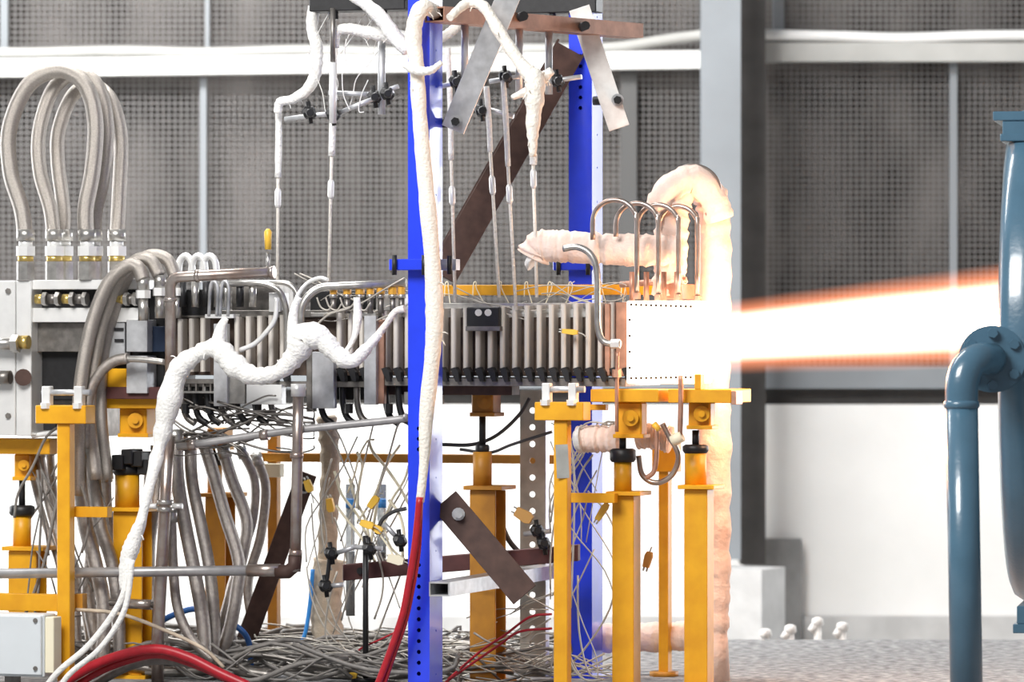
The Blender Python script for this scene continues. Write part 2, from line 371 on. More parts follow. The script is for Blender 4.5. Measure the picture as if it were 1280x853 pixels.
# four steel hoops over the hot end
def hoop(a, b, y0, y1, top, dy, lab):
    t = T('hoop_tube', lab, 'tube', E(b, y1, dy), 'steel hoop tubes over the hot end')
    m = (a + b) / 2; r = (b - a) / 2
    pts = [(a, y0), (a, top + r)] + [(m - r * math.cos(q), top + r - r * math.sin(q)) for q in [math.pi * i / 8 for i in range(1, 8)]] + [(b, top + r), (b, y1)]
    tb(t, 'tube', pipe_st, pts, 3.2, dy, 10, sub=3)
    vcyl(t, 'nut', heat_m, b, y1 - 6, y1 + 2, 5, dy, 6, True)
hoop(741, 796, 300, 372, 250, -.02, 'steel hoop tube over the wrapped duct, leftmost of four')
hoop(770, 823, 296, 374, 254, .04, 'steel hoop tube over the wrapped duct, second from left')
hoop(797, 848, 294, 374, 256, .1, 'steel hoop tube over the wrapped duct, third from left')
hoop(824, 872, 288, 376, 258, .16, 'steel hoop tube over the wrapped duct, rightmost of four')
t = T('hook_tube', 'steel tube hooking from the wrapped duct down to the ribs', 'tube', E(748, 420, -.15))
tb(t, 'tube', steel, [(704, 311), (722, 309), (738, 318), (746, 338), (747, 380), (748, 412), (756, 428), (776, 430)], 4.2, -.2, 10)
build('union', MB().tube([E(764, 430, -.2), E(775, 430, -.2)], 6 / PM, 6, True), steel_b, t)

# ================================================================== EXHAUST PLUME
pa, pb = E(868, 425, .1), E(1330, 389, .1)
ax = (pb - pa); L = ax.length; q = ax.to_track_quat('X', 'Z')
plume = bpy.data.meshes.new('exhaust_plume'); n = 28
vs = []; fs = []
for i in range(9):
    x = L * i / 8; r = (46 + 24 * i / 8) / PM
    for k in range(n): vs.append((x, r * math.cos(2 * math.pi * k / n), r * math.sin(2 * math.pi * k / n)))
for i in range(8):
    for k in range(n): fs.append((i * n + k, i * n + (k + 1) % n, (i + 1) * n + (k + 1) % n, (i + 1) * n + k))
fs += [tuple(range(n - 1, -1, -1)), tuple(range(8 * n, 9 * n))]
plume.from_pydata(vs, [], fs); po = bpy.data.objects.new('exhaust_plume', plume); COL.objects.link(po)
po.location = pa; po.rotation_mode = 'QUATERNION'; po.rotation_quaternion = q
tag(po, 'white hot exhaust jet with orange edges shooting from the nozzle', 'flame')
pm = bpy.data.materials.new('flame'); pm.use_nodes = True; nt = pm.node_tree; nt.nodes.clear()
out = nt.nodes.new('ShaderNodeOutputMaterial'); em = nt.nodes.new('ShaderNodeEmission'); nt.links.new(em.outputs[0], out.inputs['Volume'])
tc = nt.nodes.new('ShaderNodeTexCoord'); sx = nt.nodes.new('ShaderNodeSeparateXYZ'); nt.links.new(tc.outputs['Object'], sx.inputs[0])
def mth(op, a, b=None):
    nd = nt.nodes.new('ShaderNodeMath'); nd.operation = op
    for i, x in enumerate((a, b)):
        if x is None: continue
        if isinstance(x, (int, float)): nd.inputs[i].default_value = x
        else: nt.links.new(x, nd.inputs[i])
    return nd.outputs[0]
r_ = mth('SQRT', mth('ADD', mth('MULTIPLY', sx.outputs[1], sx.outputs[1]), mth('MULTIPLY', sx.outputs[2], sx.outputs[2])))
R_ = mth('ADD', mth('MULTIPLY', sx.outputs[0], 24 / PM / L), 46 / PM)
rr = mth('DIVIDE', r_, R_)
ns = nt.nodes.new('ShaderNodeTexNoise'); ns.inputs['Scale'].default_value = 3.5; ns.inputs['Detail'].default_value = 3
mp = nt.nodes.new('ShaderNodeMapping'); mp.inputs['Scale'].default_value = (.5, 2, 2); nt.links.new(tc.outputs['Object'], mp.inputs[0]); nt.links.new(mp.outputs[0], ns.inputs['Vector'])
rr = mth('ADD', rr, mth('MULTIPLY', mth('SUBTRACT', ns.outputs[0], .5), .10))
pm.cycles.volume_step_rate = .25 if hasattr(pm, 'cycles') and hasattr(pm.cycles, 'volume_step_rate') else 1
cr = nt.nodes.new('ShaderNodeValToRGB'); e = cr.color_ramp.elements
e[0].position = .45; e[0].color = (1, .9, .78, 1); e[1].position = .72; e[1].color = (1, .3, .13, 1)
cr2 = nt.nodes.new('ShaderNodeValToRGB'); e = cr2.color_ramp.elements
e[0].position = .45; e[0].color = (1, 1, 1, 1); e[1].position = .98; e[1].color = (0, 0, 0, 1)
x1_ = e.new(.7); x1_.color = (.2, .2, .2, 1)
nt.links.new(rr, cr.inputs[0]); nt.links.new(rr, cr2.inputs[0]); nt.links.new(cr.outputs[0], em.inputs[0])
nt.links.new(mth('MULTIPLY', cr2.outputs[0], 24.0), em.inputs[1]); plume.materials.append(pm)
# the light of the flame itself, inside its core
for i, px in enumerate((960, 1050, 1150)):
    l = bpy.data.lights.new('flame_light', 'POINT'); l.energy = (26, 18, 14)[i]; l.color = (1, .48, .22); l.shadow_soft_size = .07
    o = bpy.data.objects.new('flame_light', l); COL.objects.link(o); o.location = E(px, 424 - (px - 884) * .078, .1)

# ================================================================== BLUE POSTS
def face_with_holes(mb, o, a, c, holes, r, inn):         # o corner, a across, c up (vectors); holes: heights along c; inn: inward vector
    wa, hc = a.length, c.length; A, C = a.normalized(), c.normalized(); s = r * 1.5; cx = wa / 2
    def q(x0, z0, x1, z1):
        if x1 - x0 > 1e-6 and z1 - z0 > 1e-6: mb.add([o + A * x0 + C * z0, o + A * x1 + C * z0, o + A * x1 + C * z1, o + A * x0 + C * z1], [(0, 1, 2, 3)])
    z = 0.0
    for h in sorted(holes):
        if h - s < z or h + s > hc: continue
        q(0, z, wa, h - s); q(0, h - s, cx - s, h + s); q(cx + s, h - s, wa, h + s)
        ring = [o + A * (cx + r * math.cos(t)) + C * (h + r * math.sin(t)) for t in [math.pi * k / 4 for k in range(8)]]
        sq = [o + A * (cx + s * x) + C * (h + s * y) for x, y in ((1, 0), (1, 1), (0, 1), (-1, 1), (-1, 0), (-1, -1), (0, -1), (1, -1))]
        mb.add(ring + sq + [p + inn for p in ring], [(i, i + 8, (i + 1) % 8 + 8, (i + 1) % 8) for i in range(8)] + [(i, (i + 1) % 8, (i + 1) % 8 + 16, i + 16) for i in range(8)])
        z = h + s
    q(0, z, wa, hc)
def post(label, px0, px1, dy, dep, ztop, front, side):
    a, b = E(px0, 430, dy), E(px1, 430, dy); a.z = 0; b.z = 0
    t = T('steel_post', label, 'post', a)
    zz = lambda y: E((px0 + px1) / 2, y, dy).z
    mb = MB(); up = Z * ztop
    face_with_holes(mb, a, b - a, up, [zz(y) for y in front], 2.7 / PM, W * .006)
    face_with_holes(mb, b, W * dep, up, [zz(y) for y in side], 1.5 / PM, -U * .006)
    c, d = b + W * dep, a + W * dep
    mb.add([c, d, d + up, c + up], [(0, 1, 2, 3)]); mb.add([d, a, a + up, d + up], [(0, 1, 2, 3)])
    mb.add([a + up, b + up, c + up, d + up], [(0, 1, 2, 3)])
    build('channel', mb, blue, t)
    build('base_plate', MB().box(a - U * .06 - W * .05, (b - a) + U * .12, W * (dep + .1), Z * .012), blue, t)
    return t
zt_ = 2.95
p1 = post('near blue perforated steel post in front of the ribbed engine', 510, 537, -.6, .155, zt_, [20, 40, 536, 549, 562] + [625 + 13.6 * k for k in range(20)], [62, 107, 152, 198, 243, 290, 374, 470, 550, 598, 690, 745, 790, 845])
p2 = post('far blue perforated steel post behind the wrapped duct', 711, 740, .75, .15, zt_, [70, 83, 96, 109, 122, 135], [20, 60, 168, 209, 252, 300, 350])
def collar(par, px0, px1, y, dy):
    ebp(par, 'clamp_bar', blue, px0, y - 7, px1, y + 7, dy, .05, .003)
    for x in (px0 + 7, px1 - 7): vcyl(par, 'bolt', black, x, y - 12, y + 13, 3, dy - .01, 8)
collar(p1, 486, 537, 331, -.66)
ebp(p1, 'clamp_tail', galv, 549, 324, 570, 338, -.5, .05)
vcyl(p1, 'bolt', black, 545, 320, 343, 5, -.58, 8); vcyl(p1, 'bolt', black, 562, 320, 343, 3, -.55, 8)
collar(p2, 691, 742, 331, .69)
# bracing of the frame
tube_sq = lambda par, name, m, a, b, wd, ht: bar(par, name, m, a, b, wd, ht, bev=.003)
def rhs(name, label, cat, m, a, b, wd, ht, th=.006):     # open square tube, hollow end visible
    a, b = V(a), V(b); d = b - a; s = d.cross(Z).normalized() * wd; mb = MB(); t = T(name, label, cat, (a + b) / 2)
    s_, h_ = s.normalized(), Z; o = a - s / 2 - Z * ht / 2
    outer = [o, o + s, o + s + Z * ht, o + Z * ht]
    inner = [o + s_ * th + Z * th, o + s - s_ * th + Z * th, o + s - s_ * th + Z * (ht - th), o + s_ * th + Z * (ht - th)]
    vs = outer + inner + [p + d for p in outer] + [p + d for p in inner]
    fs = []
    for i in range(4):
        j = (i + 1) % 4; fs += [(i, j, j + 4, i + 4), (i, i + 8, j + 8, j), (i + 4, j + 4, j + 12, i + 12), (i + 8, i + 12, j + 12, j + 8)]
    mb.add(vs, fs); build('tube', mb, m, t); return t
tt = rhs('cross_tube', 'rusty square tube joining the tops of the two blue posts', 'beam', rustl, E(543, 18, -.62), E(792, 39, .85), .095, .06)
build('bolt', MB().tube([E(640, 24, .0), E(655, 20, -.14)], 6 / PM, 8), black, tt); build('bolt', MB().tube([E(722, 36, .45), E(732, 32, .3)], 6 / PM, 8), black, tt)
tt = rhs('cross_tube', 'grey square tube bolted low across the near blue post', 'beam', galv, E(549, 737, -.62), E(700, 712, .9), .085, .056)
def flat(name, label, m, p0, p1, wpx, dy0, dy1, bolts, bm_=black):
    t = T(name, label, 'brace', E((p0[0] + p1[0]) / 2, max(p0[1], p1[1]), min(dy0, dy1)))
    strap(t, 'flat_bar', m, p0, p1, wpx, dy0, dy1, .012, bev=.001)
    for bx_, by_ in bolts:
        f = (by_ - p0[1]) / (p1[1] - p0[1]); y_ = dy0 + (dy1 - dy0) * f
        bo = build('bolt', MB().tube([E(bx_, by_, y_ - .04), E(bx_, by_, y_ + .0)], 5.5 / PM, 6, True), bm_, t)
        build('washer', MB().tube([E(bx_, by_, y_ - .015), E(bx_, by_, y_ - .006)], 8 / PM, 12), galv, bo)
    return t
f1 = flat('brace_strap', 'grey flat steel brace leaning left beside the near blue post', galv, (637, -8), (566, 162), 29, -.5, -.45, [(569, 152)])
build('spacer', MB().tube([E(540, 155, -.42), E(566, 153, -.42)], 6 / PM, 10), black, f1)
f2 = flat('brace_strap', 'white flat steel brace leaning right on the far blue post', whitest, (724, 10), (774, 160), 27, .55, .55, [(772, 125), (730, 32)])
build('spacer', MB().tube([E(742, 126, .6), E(762, 126, .6)], 6 / PM, 10), black, f2)
f3 = flat('brace_strap', 'rusty brown flat brace sloping down right of the near post', rust, (556, 626), (656, 744), 36, -.45, -.42, [(573, 643)], galv)
build('spacer', MB().tube([E(541, 645, -.4), E(565, 645, -.4)], 6.5 / PM, 10), black, f3)
bt = T('diagonal_brace', 'long dark brown channel running diagonally behind the probes', 'brace', E(556, 350, .1))
strap(bt, 'web', rust, (712, 62), (552, 345), 36, .72, .0, .012, bev=.001)
for s_ in (-18, 18):
    strap(bt, 'flange', rust, (712 + s_ * .87, 62 + s_ * .5), (552 + s_ * .87, 345 + s_ * .5), 3, .76, .04, .06)
bd = T('cross_beam', 'dark red primed steel beam low between the stands', 'beam', E(580, 715, .3))
bar(bd, 'web', rustr, E(430, 716, .35), E(724, 691, .45), .05, .068, bev=.003)
build('hole', MB().tube([E(450, 714, .315), E(450, 714, .33)], 4.5 / PM, 10), blackp, bd)
tk = T('black_beam', 'black beam at the top edge left of the near blue post', 'beam', E(445, 12, -.1)); ebp(tk, 'body', black, 386, -22, 506, 13, -.1, .12, .004); 
for x in (417, 478): vcyl(tk, 'bolt', black, x, 12, 24, 6, -.05, 6, True)
tk = T('black_beam', 'black beam at the top edge between the two blue posts', 'beam', E(650, 14, .5)); ebp(tk, 'body', black, 545, -22, 745, 17, .72, .1, .004); vcyl(tk, 'bolt', black, 690, 16, 26, 5, .75, 6, True)

# ================================================================== YELLOW STANDS
def to_floor(par, name, m, px0, px1, py, dy, dep, bev=.003): return build(name, ebz(px0, py, px1, dy, dep), m, par, bev=bev)
def boss(par, px, py, rpx, dy, m, dep=.03):
    b = build('boss', MB().tube([E(px, py, dy - dep), E(px, py, dy)], rpx / PM, 14), m, par); build('pin', MB().tube([E(px, py, dy - dep - .012), E(px, py, dy - dep)], rpx * .42 / PM, 10), m, b)
def jack(label, x0, x1, ycap, ytube, tw, wheel, screw, clev, m, dy, dep=.13, hsec=True, group=None):
    c = (x0 + x1) / 2; a = E(c, 700, dy); a.z = 0
    t = T('jack_stand', label, 'stand', a)
    if hsec:                                             # H-section pillar: two flanges and a web
        to_floor(t, 'flange', m, x0, x1, ycap, dy, .012); to_floor(t, 'web', m, c - 1.6, c + 1.6, ycap, dy + .012, dep - .024)
        to_floor(t, 'flange', m, x0 + dep * .309 * PM, x1 + dep * .309 * PM, ycap, dy + dep * .95, .012)
    else: to_floor(t, 'pillar', m, x0, x1, ycap, dy, dep)
    build('base_plate', MB().box(E(x0 - 10, 430, dy - .04) * 1 * V((1, 1, 0)) if False else V((E(x0 - 10, 430, dy - .04).x, E(x0 - 10, 430, dy - .04).y, 0)), U * ((x1 - x0 + 20) / PM), W * (dep + .08), Z * .015), m, t)
    ebp(t, 'cap_plate', m, x0 - 8, ycap - 5, x1 + 8, ycap, dy - .03, dep + .06)
    a = E(c, ycap - 5, dy + dep / 2); b = E(c, ytube, dy + dep / 2)
    cyl(t, 'jack_tube', m, a, b, tw / PM, 16)
    wy0, wy1, wr = wheel
    wl = build('jack_collar', MB().tube([E(c, wy1, dy + dep / 2), E(c, wy1 - 3, dy + dep / 2), E(c, wy0 + 2, dy + dep / 2), E(c, wy0, dy + dep / 2)], [wr * .85 / PM, wr / PM, wr / PM, wr * .8 / PM], 16), black, t)
    cyl(t, 'screw', black, E(c, wy0 + 1, dy + dep / 2), E(c, screw, dy + dep / 2), 4.4 / PM, 12)
    cx0, cx1, cy0, cy1 = clev
    ebp(t, 'clevis', m, cx0, cy0, cx1, cy1, dy + .01, dep - .02, .006); boss(t, (cx0 + cx1) / 2 + 3, (cy0 + cy1) / 2 - 2, min(10, (cx1 - cx0) * .38), dy + .01, m)
    ebp(t, 'clevis_lip', m, cx0 - 2, cy1 - 4, cx1 + 2, cy1 + 1, dy - .01, dep)
    return t
jA = jack('yellow jack stand under the white hot nozzle, left one', 765, 792, 620, 577, 11, (561, 578, 16), 545, (768, 802, 503, 547), yellow, -.12, .1, False)
ebp(jA, 'cross_head', yellow, 738, 487, 823, 503, -.16, .3, .003); ebp(jA, 'arm', yellow, 735, 506, 757, 513, -.1, .04)
jB = jack('orange lit jack stand at the right end beneath the jet', 855, 884, 612, 566, 13.5, (556, 567, 16), 538, (860, 888, 503, 536), yellow, -.05, .1, False)
ebp(jB, 'cross_head', yellow, 835, 487, 914, 504, -.12, .3, .003); ebp(jB, 'head_cap', heat_m, 914, 489, 920, 506, -.13, .1); ebp(jB, 'stop_lug', yellow, 868, 468, 876, 487, -.12, .06)
jC = jack('old yellow jack stand under the engine, right of the near post', 587, 619, 613, 565, 12, (556, 566, 9), 518, (589, 616, 488, 520), oldyel, .25)
jD = jack('yellow jack stand behind the white cable at the left', 141, 177, 640, 593, 16, (580, 594, 19), 562, (149, 183, 510, 546), yellow, .1)
ebp(jD, 'cross_head', yellow, 124, 496, 206, 511, .05, .2, .003)
for i, (x, y) in enumerate([(146, 576), (158, 569), (170, 572), (178, 582)]): ebp(jD, 'bearing_lug', black, x - 7, y - 7, x + 7, y + 12, .06 + .02 * i, .12, .004)
jE = jack('yellow jack stand cut by the left edge of the picture', 10, 45, 689, 643, 12, (632, 645, 17), 598, (17, 36, 568, 600), yellow, .15)
ebp(jE, 'cross_head', yellow, -30, 549, 62, 568, .1, .2, .003)
jF = jack('brown yellow jack stand behind the hanging grey hoses', 256, 281, 622, 581, 10, (572, 582, 12), 560, (258, 280, 535, 562), oldyel, .85)
def tstand(label, h0, h1, hy0, hy1, p0, p1, dy, clamps):
    c = (p0 + p1) / 2; a = E(c, 700, dy); a.z = 0; t = T('support_stand', label, 'stand', a)
    ebp(t, 'head', yellow, h0, hy0, h1, hy1, dy - .02, .1, .003)
    to_floor(t, 'post', yellow, p0, p1, hy1, dy, .055)
    for x in clamps:
        cl = ebp(t, 'clamp', steel_b, x - 5, hy0 - 24, x + 5, hy0 + 1, dy, .04, .003); vcyl(cl, 'nut', steel_b, x, hy0 - 3, hy0 + 4, 7, dy - .015, 6, True)
    build('clamp_rod', MB().tube([E(clamps[0] - 4, hy0 - 16, dy + .02), E(clamps[1] + 16, hy0 - 16, dy + .02)], 4 / PM, 10), galv, t)
    return t
tA = tstand('narrow yellow T stand with two white clamps at the left', 44, 107, 507, 530, 71, 87, -.3, (57, 97))
ebp(tA, 'arm', yellow, 86, 634, 134, 647, -.22, .05); ebp(tA, 'lower_beam', yellow, -40, 743, 90, 764, -.24, .07)
rh = rhs  # open end of the lower beam
ebp(tA, 'beam_end', oldyel, 90, 743, 103, 763, -.2, .05)
tB = tstand('narrow yellow T stand with two clamps right of centre', 668, 729, 503, 526, 692, 709, -.45, (682, 715))
ebp(tB, 'arm', yellow, 708, 617, 768, 629, -.2, .05)
strap(tB, 'paint_patch', zinc, (702, 556), (704, 598), 15, -.456, -.456, .002)
# frame at the back
bk = T('back_frame', 'old yellow back frame with one thin post and long rail', 'frame', V((E(341, 700, 1.3).x, E(341, 700, 1.3).y, 0)))
to_floor(bk, 'post', oldyel, 334, 346, 545, 1.3, .05); ebp(bk, 'rail', oldyel, 315, 568, 732, 579, 1.26, .05)
ebp(bk, 'rail_end', blackp, 315, 566, 323, 598, 1.24, .04); ebp(bk, 'joint_block', cream, 325, 580, 350, 597, 1.22, .05)
bk2 = T('thin_post', 'thin yellow post between the two jack stands under the nozzle', 'post', V((E(830, 700, .9).x, E(830, 700, .9).y, 0)))
to_floor(bk2, 'shaft', yellow, 823, 835, 545, .9, .06); ebp(bk2, 'head', yellow, 815, 548, 845, 590, .88, .08); build('foot', MB().tube([V((E(830, 700, .93).x, E(830, 700, .93).y, 0)), V((E(830, 700, .93).x, E(830, 700, .93).y, .02))], .06, 8), oldyel, bk2)
yr = T('yellow_rail', 'yellow rail running along behind the top of the ribs', 'rail', E(690, 366, .5)); ebp(yr, 'angle_bar', yellow, 545, 356, 862, 369, .5, .03, .002)
for i in range(9):
    x = 560 + i * 31 + random.uniform(-5, 5); tb(yr, 'tie_wire', cream, [(x - 2, 371), (x - 1, 355), (x + 2, 353), (x + 3, 362), (x + 4 + random.uniform(-12, 12), 385)], .7, .47, 5)
zp = T('perforated_upright', 'zinc perforated upright behind the narrow T stand', 'upright', V((E(665, 700, .55).x, E(665, 700, .55).y, 0)))
mb = MB(); a, b = E(650, 430, .75), E(681, 430, .75); a.z = b.z = 0; zz = E(665, 488, .75).z
face_with_holes(mb, a, b - a, Z * zz, [.06 + .07 * i for i in range(17)], 4.2 / PM, W * .004)
build('face', mb, zinc, zp); build('flange', MB().box(b, W * .05, U * .004, Z * zz), galv, zp)

# ================================================================== MANIFOLD BLOCK AT THE LEFT
mbk = T('manifold_block', 'bright steel manifold block at the left end of the engine', 'manifold', E(80, 548, .2))
ebp(mbk, 'end_plate', steel_b, -30, 351, 19, 544, -.02, .5, .003); ebp(mbk, 'end_plate', steel_b, 20, 351, 39, 545, -.02, .5, .003)
ebp(mbk, 'top_plate', steel_b, 39, 350, 172, 362, .0, .45, .002); ebp(mbk, 'core', black, 39, 362, 205, 500, .1, .35)
ebp(mbk, 'middle_plate', steel_b, 39, 385, 176, 403, .0, .4, .002)
ebp(mbk, 'side_plate', steel_d, 42, 404, 152, 440, .05, .1, .002); ebp(mbk, 'slotted_plate', galv, 128, 404, 156, 448, .0, .06)
for y in (410, 424): ebp(mbk, 'slot', black, 143, y, 154, y + 4, -.006, .02, 0)
ebp(mbk, 'pale_block', galv, 158, 400, 184, 440, -.03, .1); ebp(mbk, 'lower_block', galv, 158, 445, 184, 492, -.02, .1)
ebp(mbk, 'blue_block', bluedk, 184, 408, 206, 440, .03, .1); ebp(mbk, 'yellow_block', yellow, 134, 461, 158, 486, .02, .08)
ebp(mbk, 'base_skid', rustr, 112, 484, 205, 499, .0, .1); ebp(mbk, 'base_skid', steel_d, 38, 500, 120, 546, .15, .3)
for i, x in enumerate([50, 66, 84, 100, 152, 163]):
    v = build('union', MB().tube([E(x - 5, 374, -.01), E(x + 5, 374, -.01)], 6.5 / PM, 10), steel_d if i % 2 else brass, mbk); build('union_nut', MB().tube([E(x + 4, 374, -.02), E(x + 9, 374, -.02)], 9 / PM, 6, True), steel, v)
nz_ = build('side_nozzle', MB().tube([E(-20, 430, -.08), E(20, 430, -.08)], 8 / PM, 14), steel, mbk); build('nozzle_nut', MB().tube([E(16, 430, -.08), E(24, 430, -.08)], 12 / PM, 6, True), steel, nz_); build('nozzle_ring', MB().tube([E(26, 428, -.06), E(36, 428, -.06)], 9 / PM, 12), brass, nz_)
build('round_port', MB().tube([E(29, 472, -.05), E(29, 472, .0)], 11 / PM, 16), rust, mbk); build('side_nozzle', MB().tube([E(-6, 472, -.06), E(13, 472, -.06)], 9 / PM, 12), steel_d, mbk)
for y in (364, 520): build('bolt', MB().tube([E(10, y, -.03), E(10, y, -.015)], 4 / PM, 6, True), steel_d, mbk)
tb(mbk, 'drain_line', steel_b, [(40, 545), (70, 541), (108, 540)], 3.4, .05, 8)
for x in (62, 86): ebp(mbk, 'drain_valve', black, x - 8, 528, x + 8, 538, .06, .05)

# ================================================================== HOSES
def fitting(par, px, py, dy, rp=1.0):                    # ferrule, hex nut, brass ring, adapter below a hose end at (px,py)
    f = vcyl(par, 'ferrule', steel, px, py - 13, py + 1, 12 * rp, dy, 14)
    vcyl(par, 'neck', steel_b, px, py + 1, py + 8, 9 * rp, dy, 12)
    vcyl(par, 'hex_nut', steel_b, px, py + 8, py + 20, 13 * rp, dy, 6, True)
    vcyl(par, 'brass_ring', brass, px, py + 20, py + 27, 10.5 * rp, dy, 12)
    vcyl(par, 'adapter', steel, px, py + 27, py + 50, 12.5 * rp, dy, 6, True)
def loophose(label, pts, ends, r):
    t = T('looped_hose', label, 'hose', E(ends[0][0], 350, ends[0][2]), 'braided hose loops over the manifold')
    tb(t, 'braid', braid, pts, r, 0, 14, sub=8)
    for e_ in ends: fitting(t, e_[0], e_[1], e_[2])
loophose('largest braided steel hose loop, front left above the manifold', [(32, 300, 0), (27, 262, 0), (13, 215, 0), (12, 160, 0), (36, 106, 0), (75, 88, .01), (106, 106, .02), (119, 150, .03), (116, 210, .03), (107, 262, .02), (108, 300, .02)], [(32, 300, 0), (109, 300, .02)], 10.5)
loophose('braided steel hose loop, middle one above the manifold', [(67, 300, .06), (63, 262, .06), (50, 215, .06), (49, 165, .07), (66, 112, .1), (94, 92, .12), (122, 108, .14), (134, 160, .15), (128, 225, .15), (120, 262, .15), (117, 300, .15)], [(68, 300, .06), (117, 300, .15)], 9.5)
loophose('smallest braided steel hose loop, rear right above the manifold', [(78, 300, .2), (79, 262, .2), (72, 200, .2), (74, 160, .2), (92, 118, .22), (118, 108, .24), (140, 128, .24), (151, 175, .24), (149, 240, .22), (146, 300, .2)], [(80, 300, .2), (146, 300, .2)], 9.5)
# gooseneck hoses: up from below, over and down into the side of the engine
def goose(label, pts, r, end, dy):
    t = T('gooseneck_hose', label, 'hose', E(pts[0][0], pts[0][1], dy), 'gooseneck hoses beside the manifold')
    tb(t, 'braid', braid, pts, r, dy, 12, sub=7)
    if end: vcyl(t, 'ferrule', steel, end[0], end[1] - 8, end[1] + 8, 8, dy, 12); vcyl(t, 'hex_nut', steel_b, end[0], end[1] + 8, end[1] + 18, 10, dy, 6, True); vcyl(t, 'adapter', steel, end[0], end[1] + 18, end[1] + 46, 6.5, dy, 12)
goose('outermost gooseneck hose arching left of the silver pipe', [(96, 620), (98, 560), (99, 500), (106, 445), (118, 395), (135, 355), (158, 333), (172, 334), (179, 350)], 9, (179, 355), -.14)
goose('middle gooseneck hose arching left of the silver pipe', [(120, 600), (112, 520), (118, 450), (130, 395), (148, 350), (170, 326), (188, 326), (199, 345)], 8.5, (200, 352), -.08)
goose('rearmost gooseneck hose arching left of the silver pipe', [(134, 600), (126, 520), (128, 450), (142, 390), (160, 345), (184, 321), (208, 324), (219, 345)], 8.5, (221, 352), .0)
t = T('short_hose', 'short grey hose bending into the lower left engine side', 'hose', E(112, 520, -.1)); tb(t, 'braid', hose_d, [(107, 560), (110, 500), (124, 468), (142, 452), (160, 448)], 7, -.1, 12); tb(t, 'pipe_end', steel, [(156, 449), (180, 450), (206, 453)], 4, -.1, 10)
# hanging hoses down to the floor
def hang(label, pts, r, dy, m=hose_d):
    t = T('hanging_hose', label, 'hose', E(pts[-1][0], pts[-1][1], dy), 'grey hoses hanging under the engine')
    tb(t, 'braid', m, pts, r, dy, 12, sub=7)
    q = Q([pts[0], pts[1]], dy); d = (q[1] - q[0]).normalized()
    build('ferrule', MB().tube([q[0] - d * .01, q[0] + d * .045], (r + 1.5) / PM, 12), steel, t)
hang('grey hose hanging right behind the narrow left T stand', [(98, 560), (100, 610), (107, 660), (118, 700), (130, 760), (128, 830)], 9.5, -.05)
hang('grey hose hanging between the T stand and left jack', [(116, 556), (119, 610), (126, 660), (140, 705), (148, 770), (150, 840)], 8.5, .05)
hang('grey hose sagging in front of the left jack pillar base', [(132, 590), (134, 640), (145, 680), (160, 720), (186, 760), (196, 820)], 7.5, .3)
hang('grey hose falling from the left edge stand', [(48, 560), (55, 600), (64, 640), (78, 690), (92, 740), (98, 830)], 6.5, .25)
hang('thin grey hose crossing behind the left T post', [(36, 570), (44, 610), (58, 660), (76, 720), (84, 830)], 4.5, .3)
hang('grey hose hanging straight beside the vertical steel pipe', [(220, 540), (222, 600), (232, 660), (244, 720), (254, 780), (256, 836)], 9, .05)
hang('grey hose bowing right, second from the vertical steel pipe', [(238, 545), (240, 600), (252, 660), (263, 720), (268, 790), (262, 840)], 8, .12)
hang('grey hose swinging right then back under the pipe', [(252, 545), (266, 590), (280, 640), (298, 700), (296, 740), (286, 790), (268, 838)], 8.5, .2)
hang('grey hose with the widest swing to the right', [(278, 560), (290, 600), (308, 650), (304, 690), (290, 740), (276, 790), (260, 830)], 8, .3)
hang('grey hose curving down from behind the vertical pipe', [(300, 560), (318, 600), (316, 650), (300, 700), (285, 760), (300, 838)], 6, .5)
flat('brace_strap', 'dark brown flat brace sloping down left behind the drop pipe', rust, (384, 592), (308, 800), 26, .6, .7, [(380, 610)])
hang('grey hose running behind the vertical steel pipe', [(196, 560), (196, 620), (188, 680), (190, 740), (204, 800), (216, 845)], 7, .25)
hang('dark grey hose hanging deepest behind the left T stand', [(106, 545), (110, 600), (116, 680), (110, 740), (120, 800), (130, 840)], 9, .35)
hang('dark grey hose looping behind the left jack pillar', [(186, 570), (184, 640), (172, 700), (182, 760), (176, 830)], 7, .45)
hang('grey hose leaning beside the left edge jack column', [(62, 556), (66, 610), (80, 670), (100, 730), (112, 800), (112, 845)], 6, .4)
hang('grey hose curving out right of the upright pipe base', [(214, 640), (216, 700), (222, 760), (240, 800), (268, 826)], 6.5, -.02)
hang('rearmost grey hose bowing toward the thin back post', [(320, 570), (332, 610), (326, 670), (310, 730), (318, 790), (330, 838)], 6.5, .9)
# ------------------------------------------------------------------ rigid pipes
t = T('silver_pipe', 'bright silver pipe elbowed over the left ribs', 'pipe', E(213, 480, -.2))
tb(t, 'pipe', pipe_st, [(213, 482), (213, 347), (343, 340)], 7, -.2, 14, fil=14)
for y in (372, 470): vcyl(t, 'weld_collar', pipe_st, 213, y, y + 5, 8.2, -.2, 14)
for x in (245, 338): build('weld_collar', MB().tube([E(x, 345.3 - (x - 245) * .05, -.2), E(x + 5, 345 - (x - 245) * .05, -.2)], 8.2 / PM, 14), pipe_st, t)
vcyl(t, 'tap', steel, 335, 316, 342, 2.5, -.2, 8); build('tap_plug', MB().tube([E(335, 312, -.2), E(335, 290, -.2), E(335, 286, -.2)], [4 / PM, 5 / PM, 2 / PM], 8), tagy, t)
t = T('drop_pipe', 'steel drop pipe hanging below the white cable wrap', 'pipe', E(371, 715, -.15))
tb(t, 'pipe', pipe_st, [(373, 482), (372, 560), (369, 715), ], 7, -.15, 14, False)
vcyl(t, 'top_union', steel_b, 373, 480, 496, 9.5, -.15, 14); vcyl(t, 'weld_collar', pipe_st, 371, 566, 573, 8.6, -.15, 14); vcyl(t, 'weld_collar', pipe_st, 369.5, 688, 695, 8.4, -.15, 14)
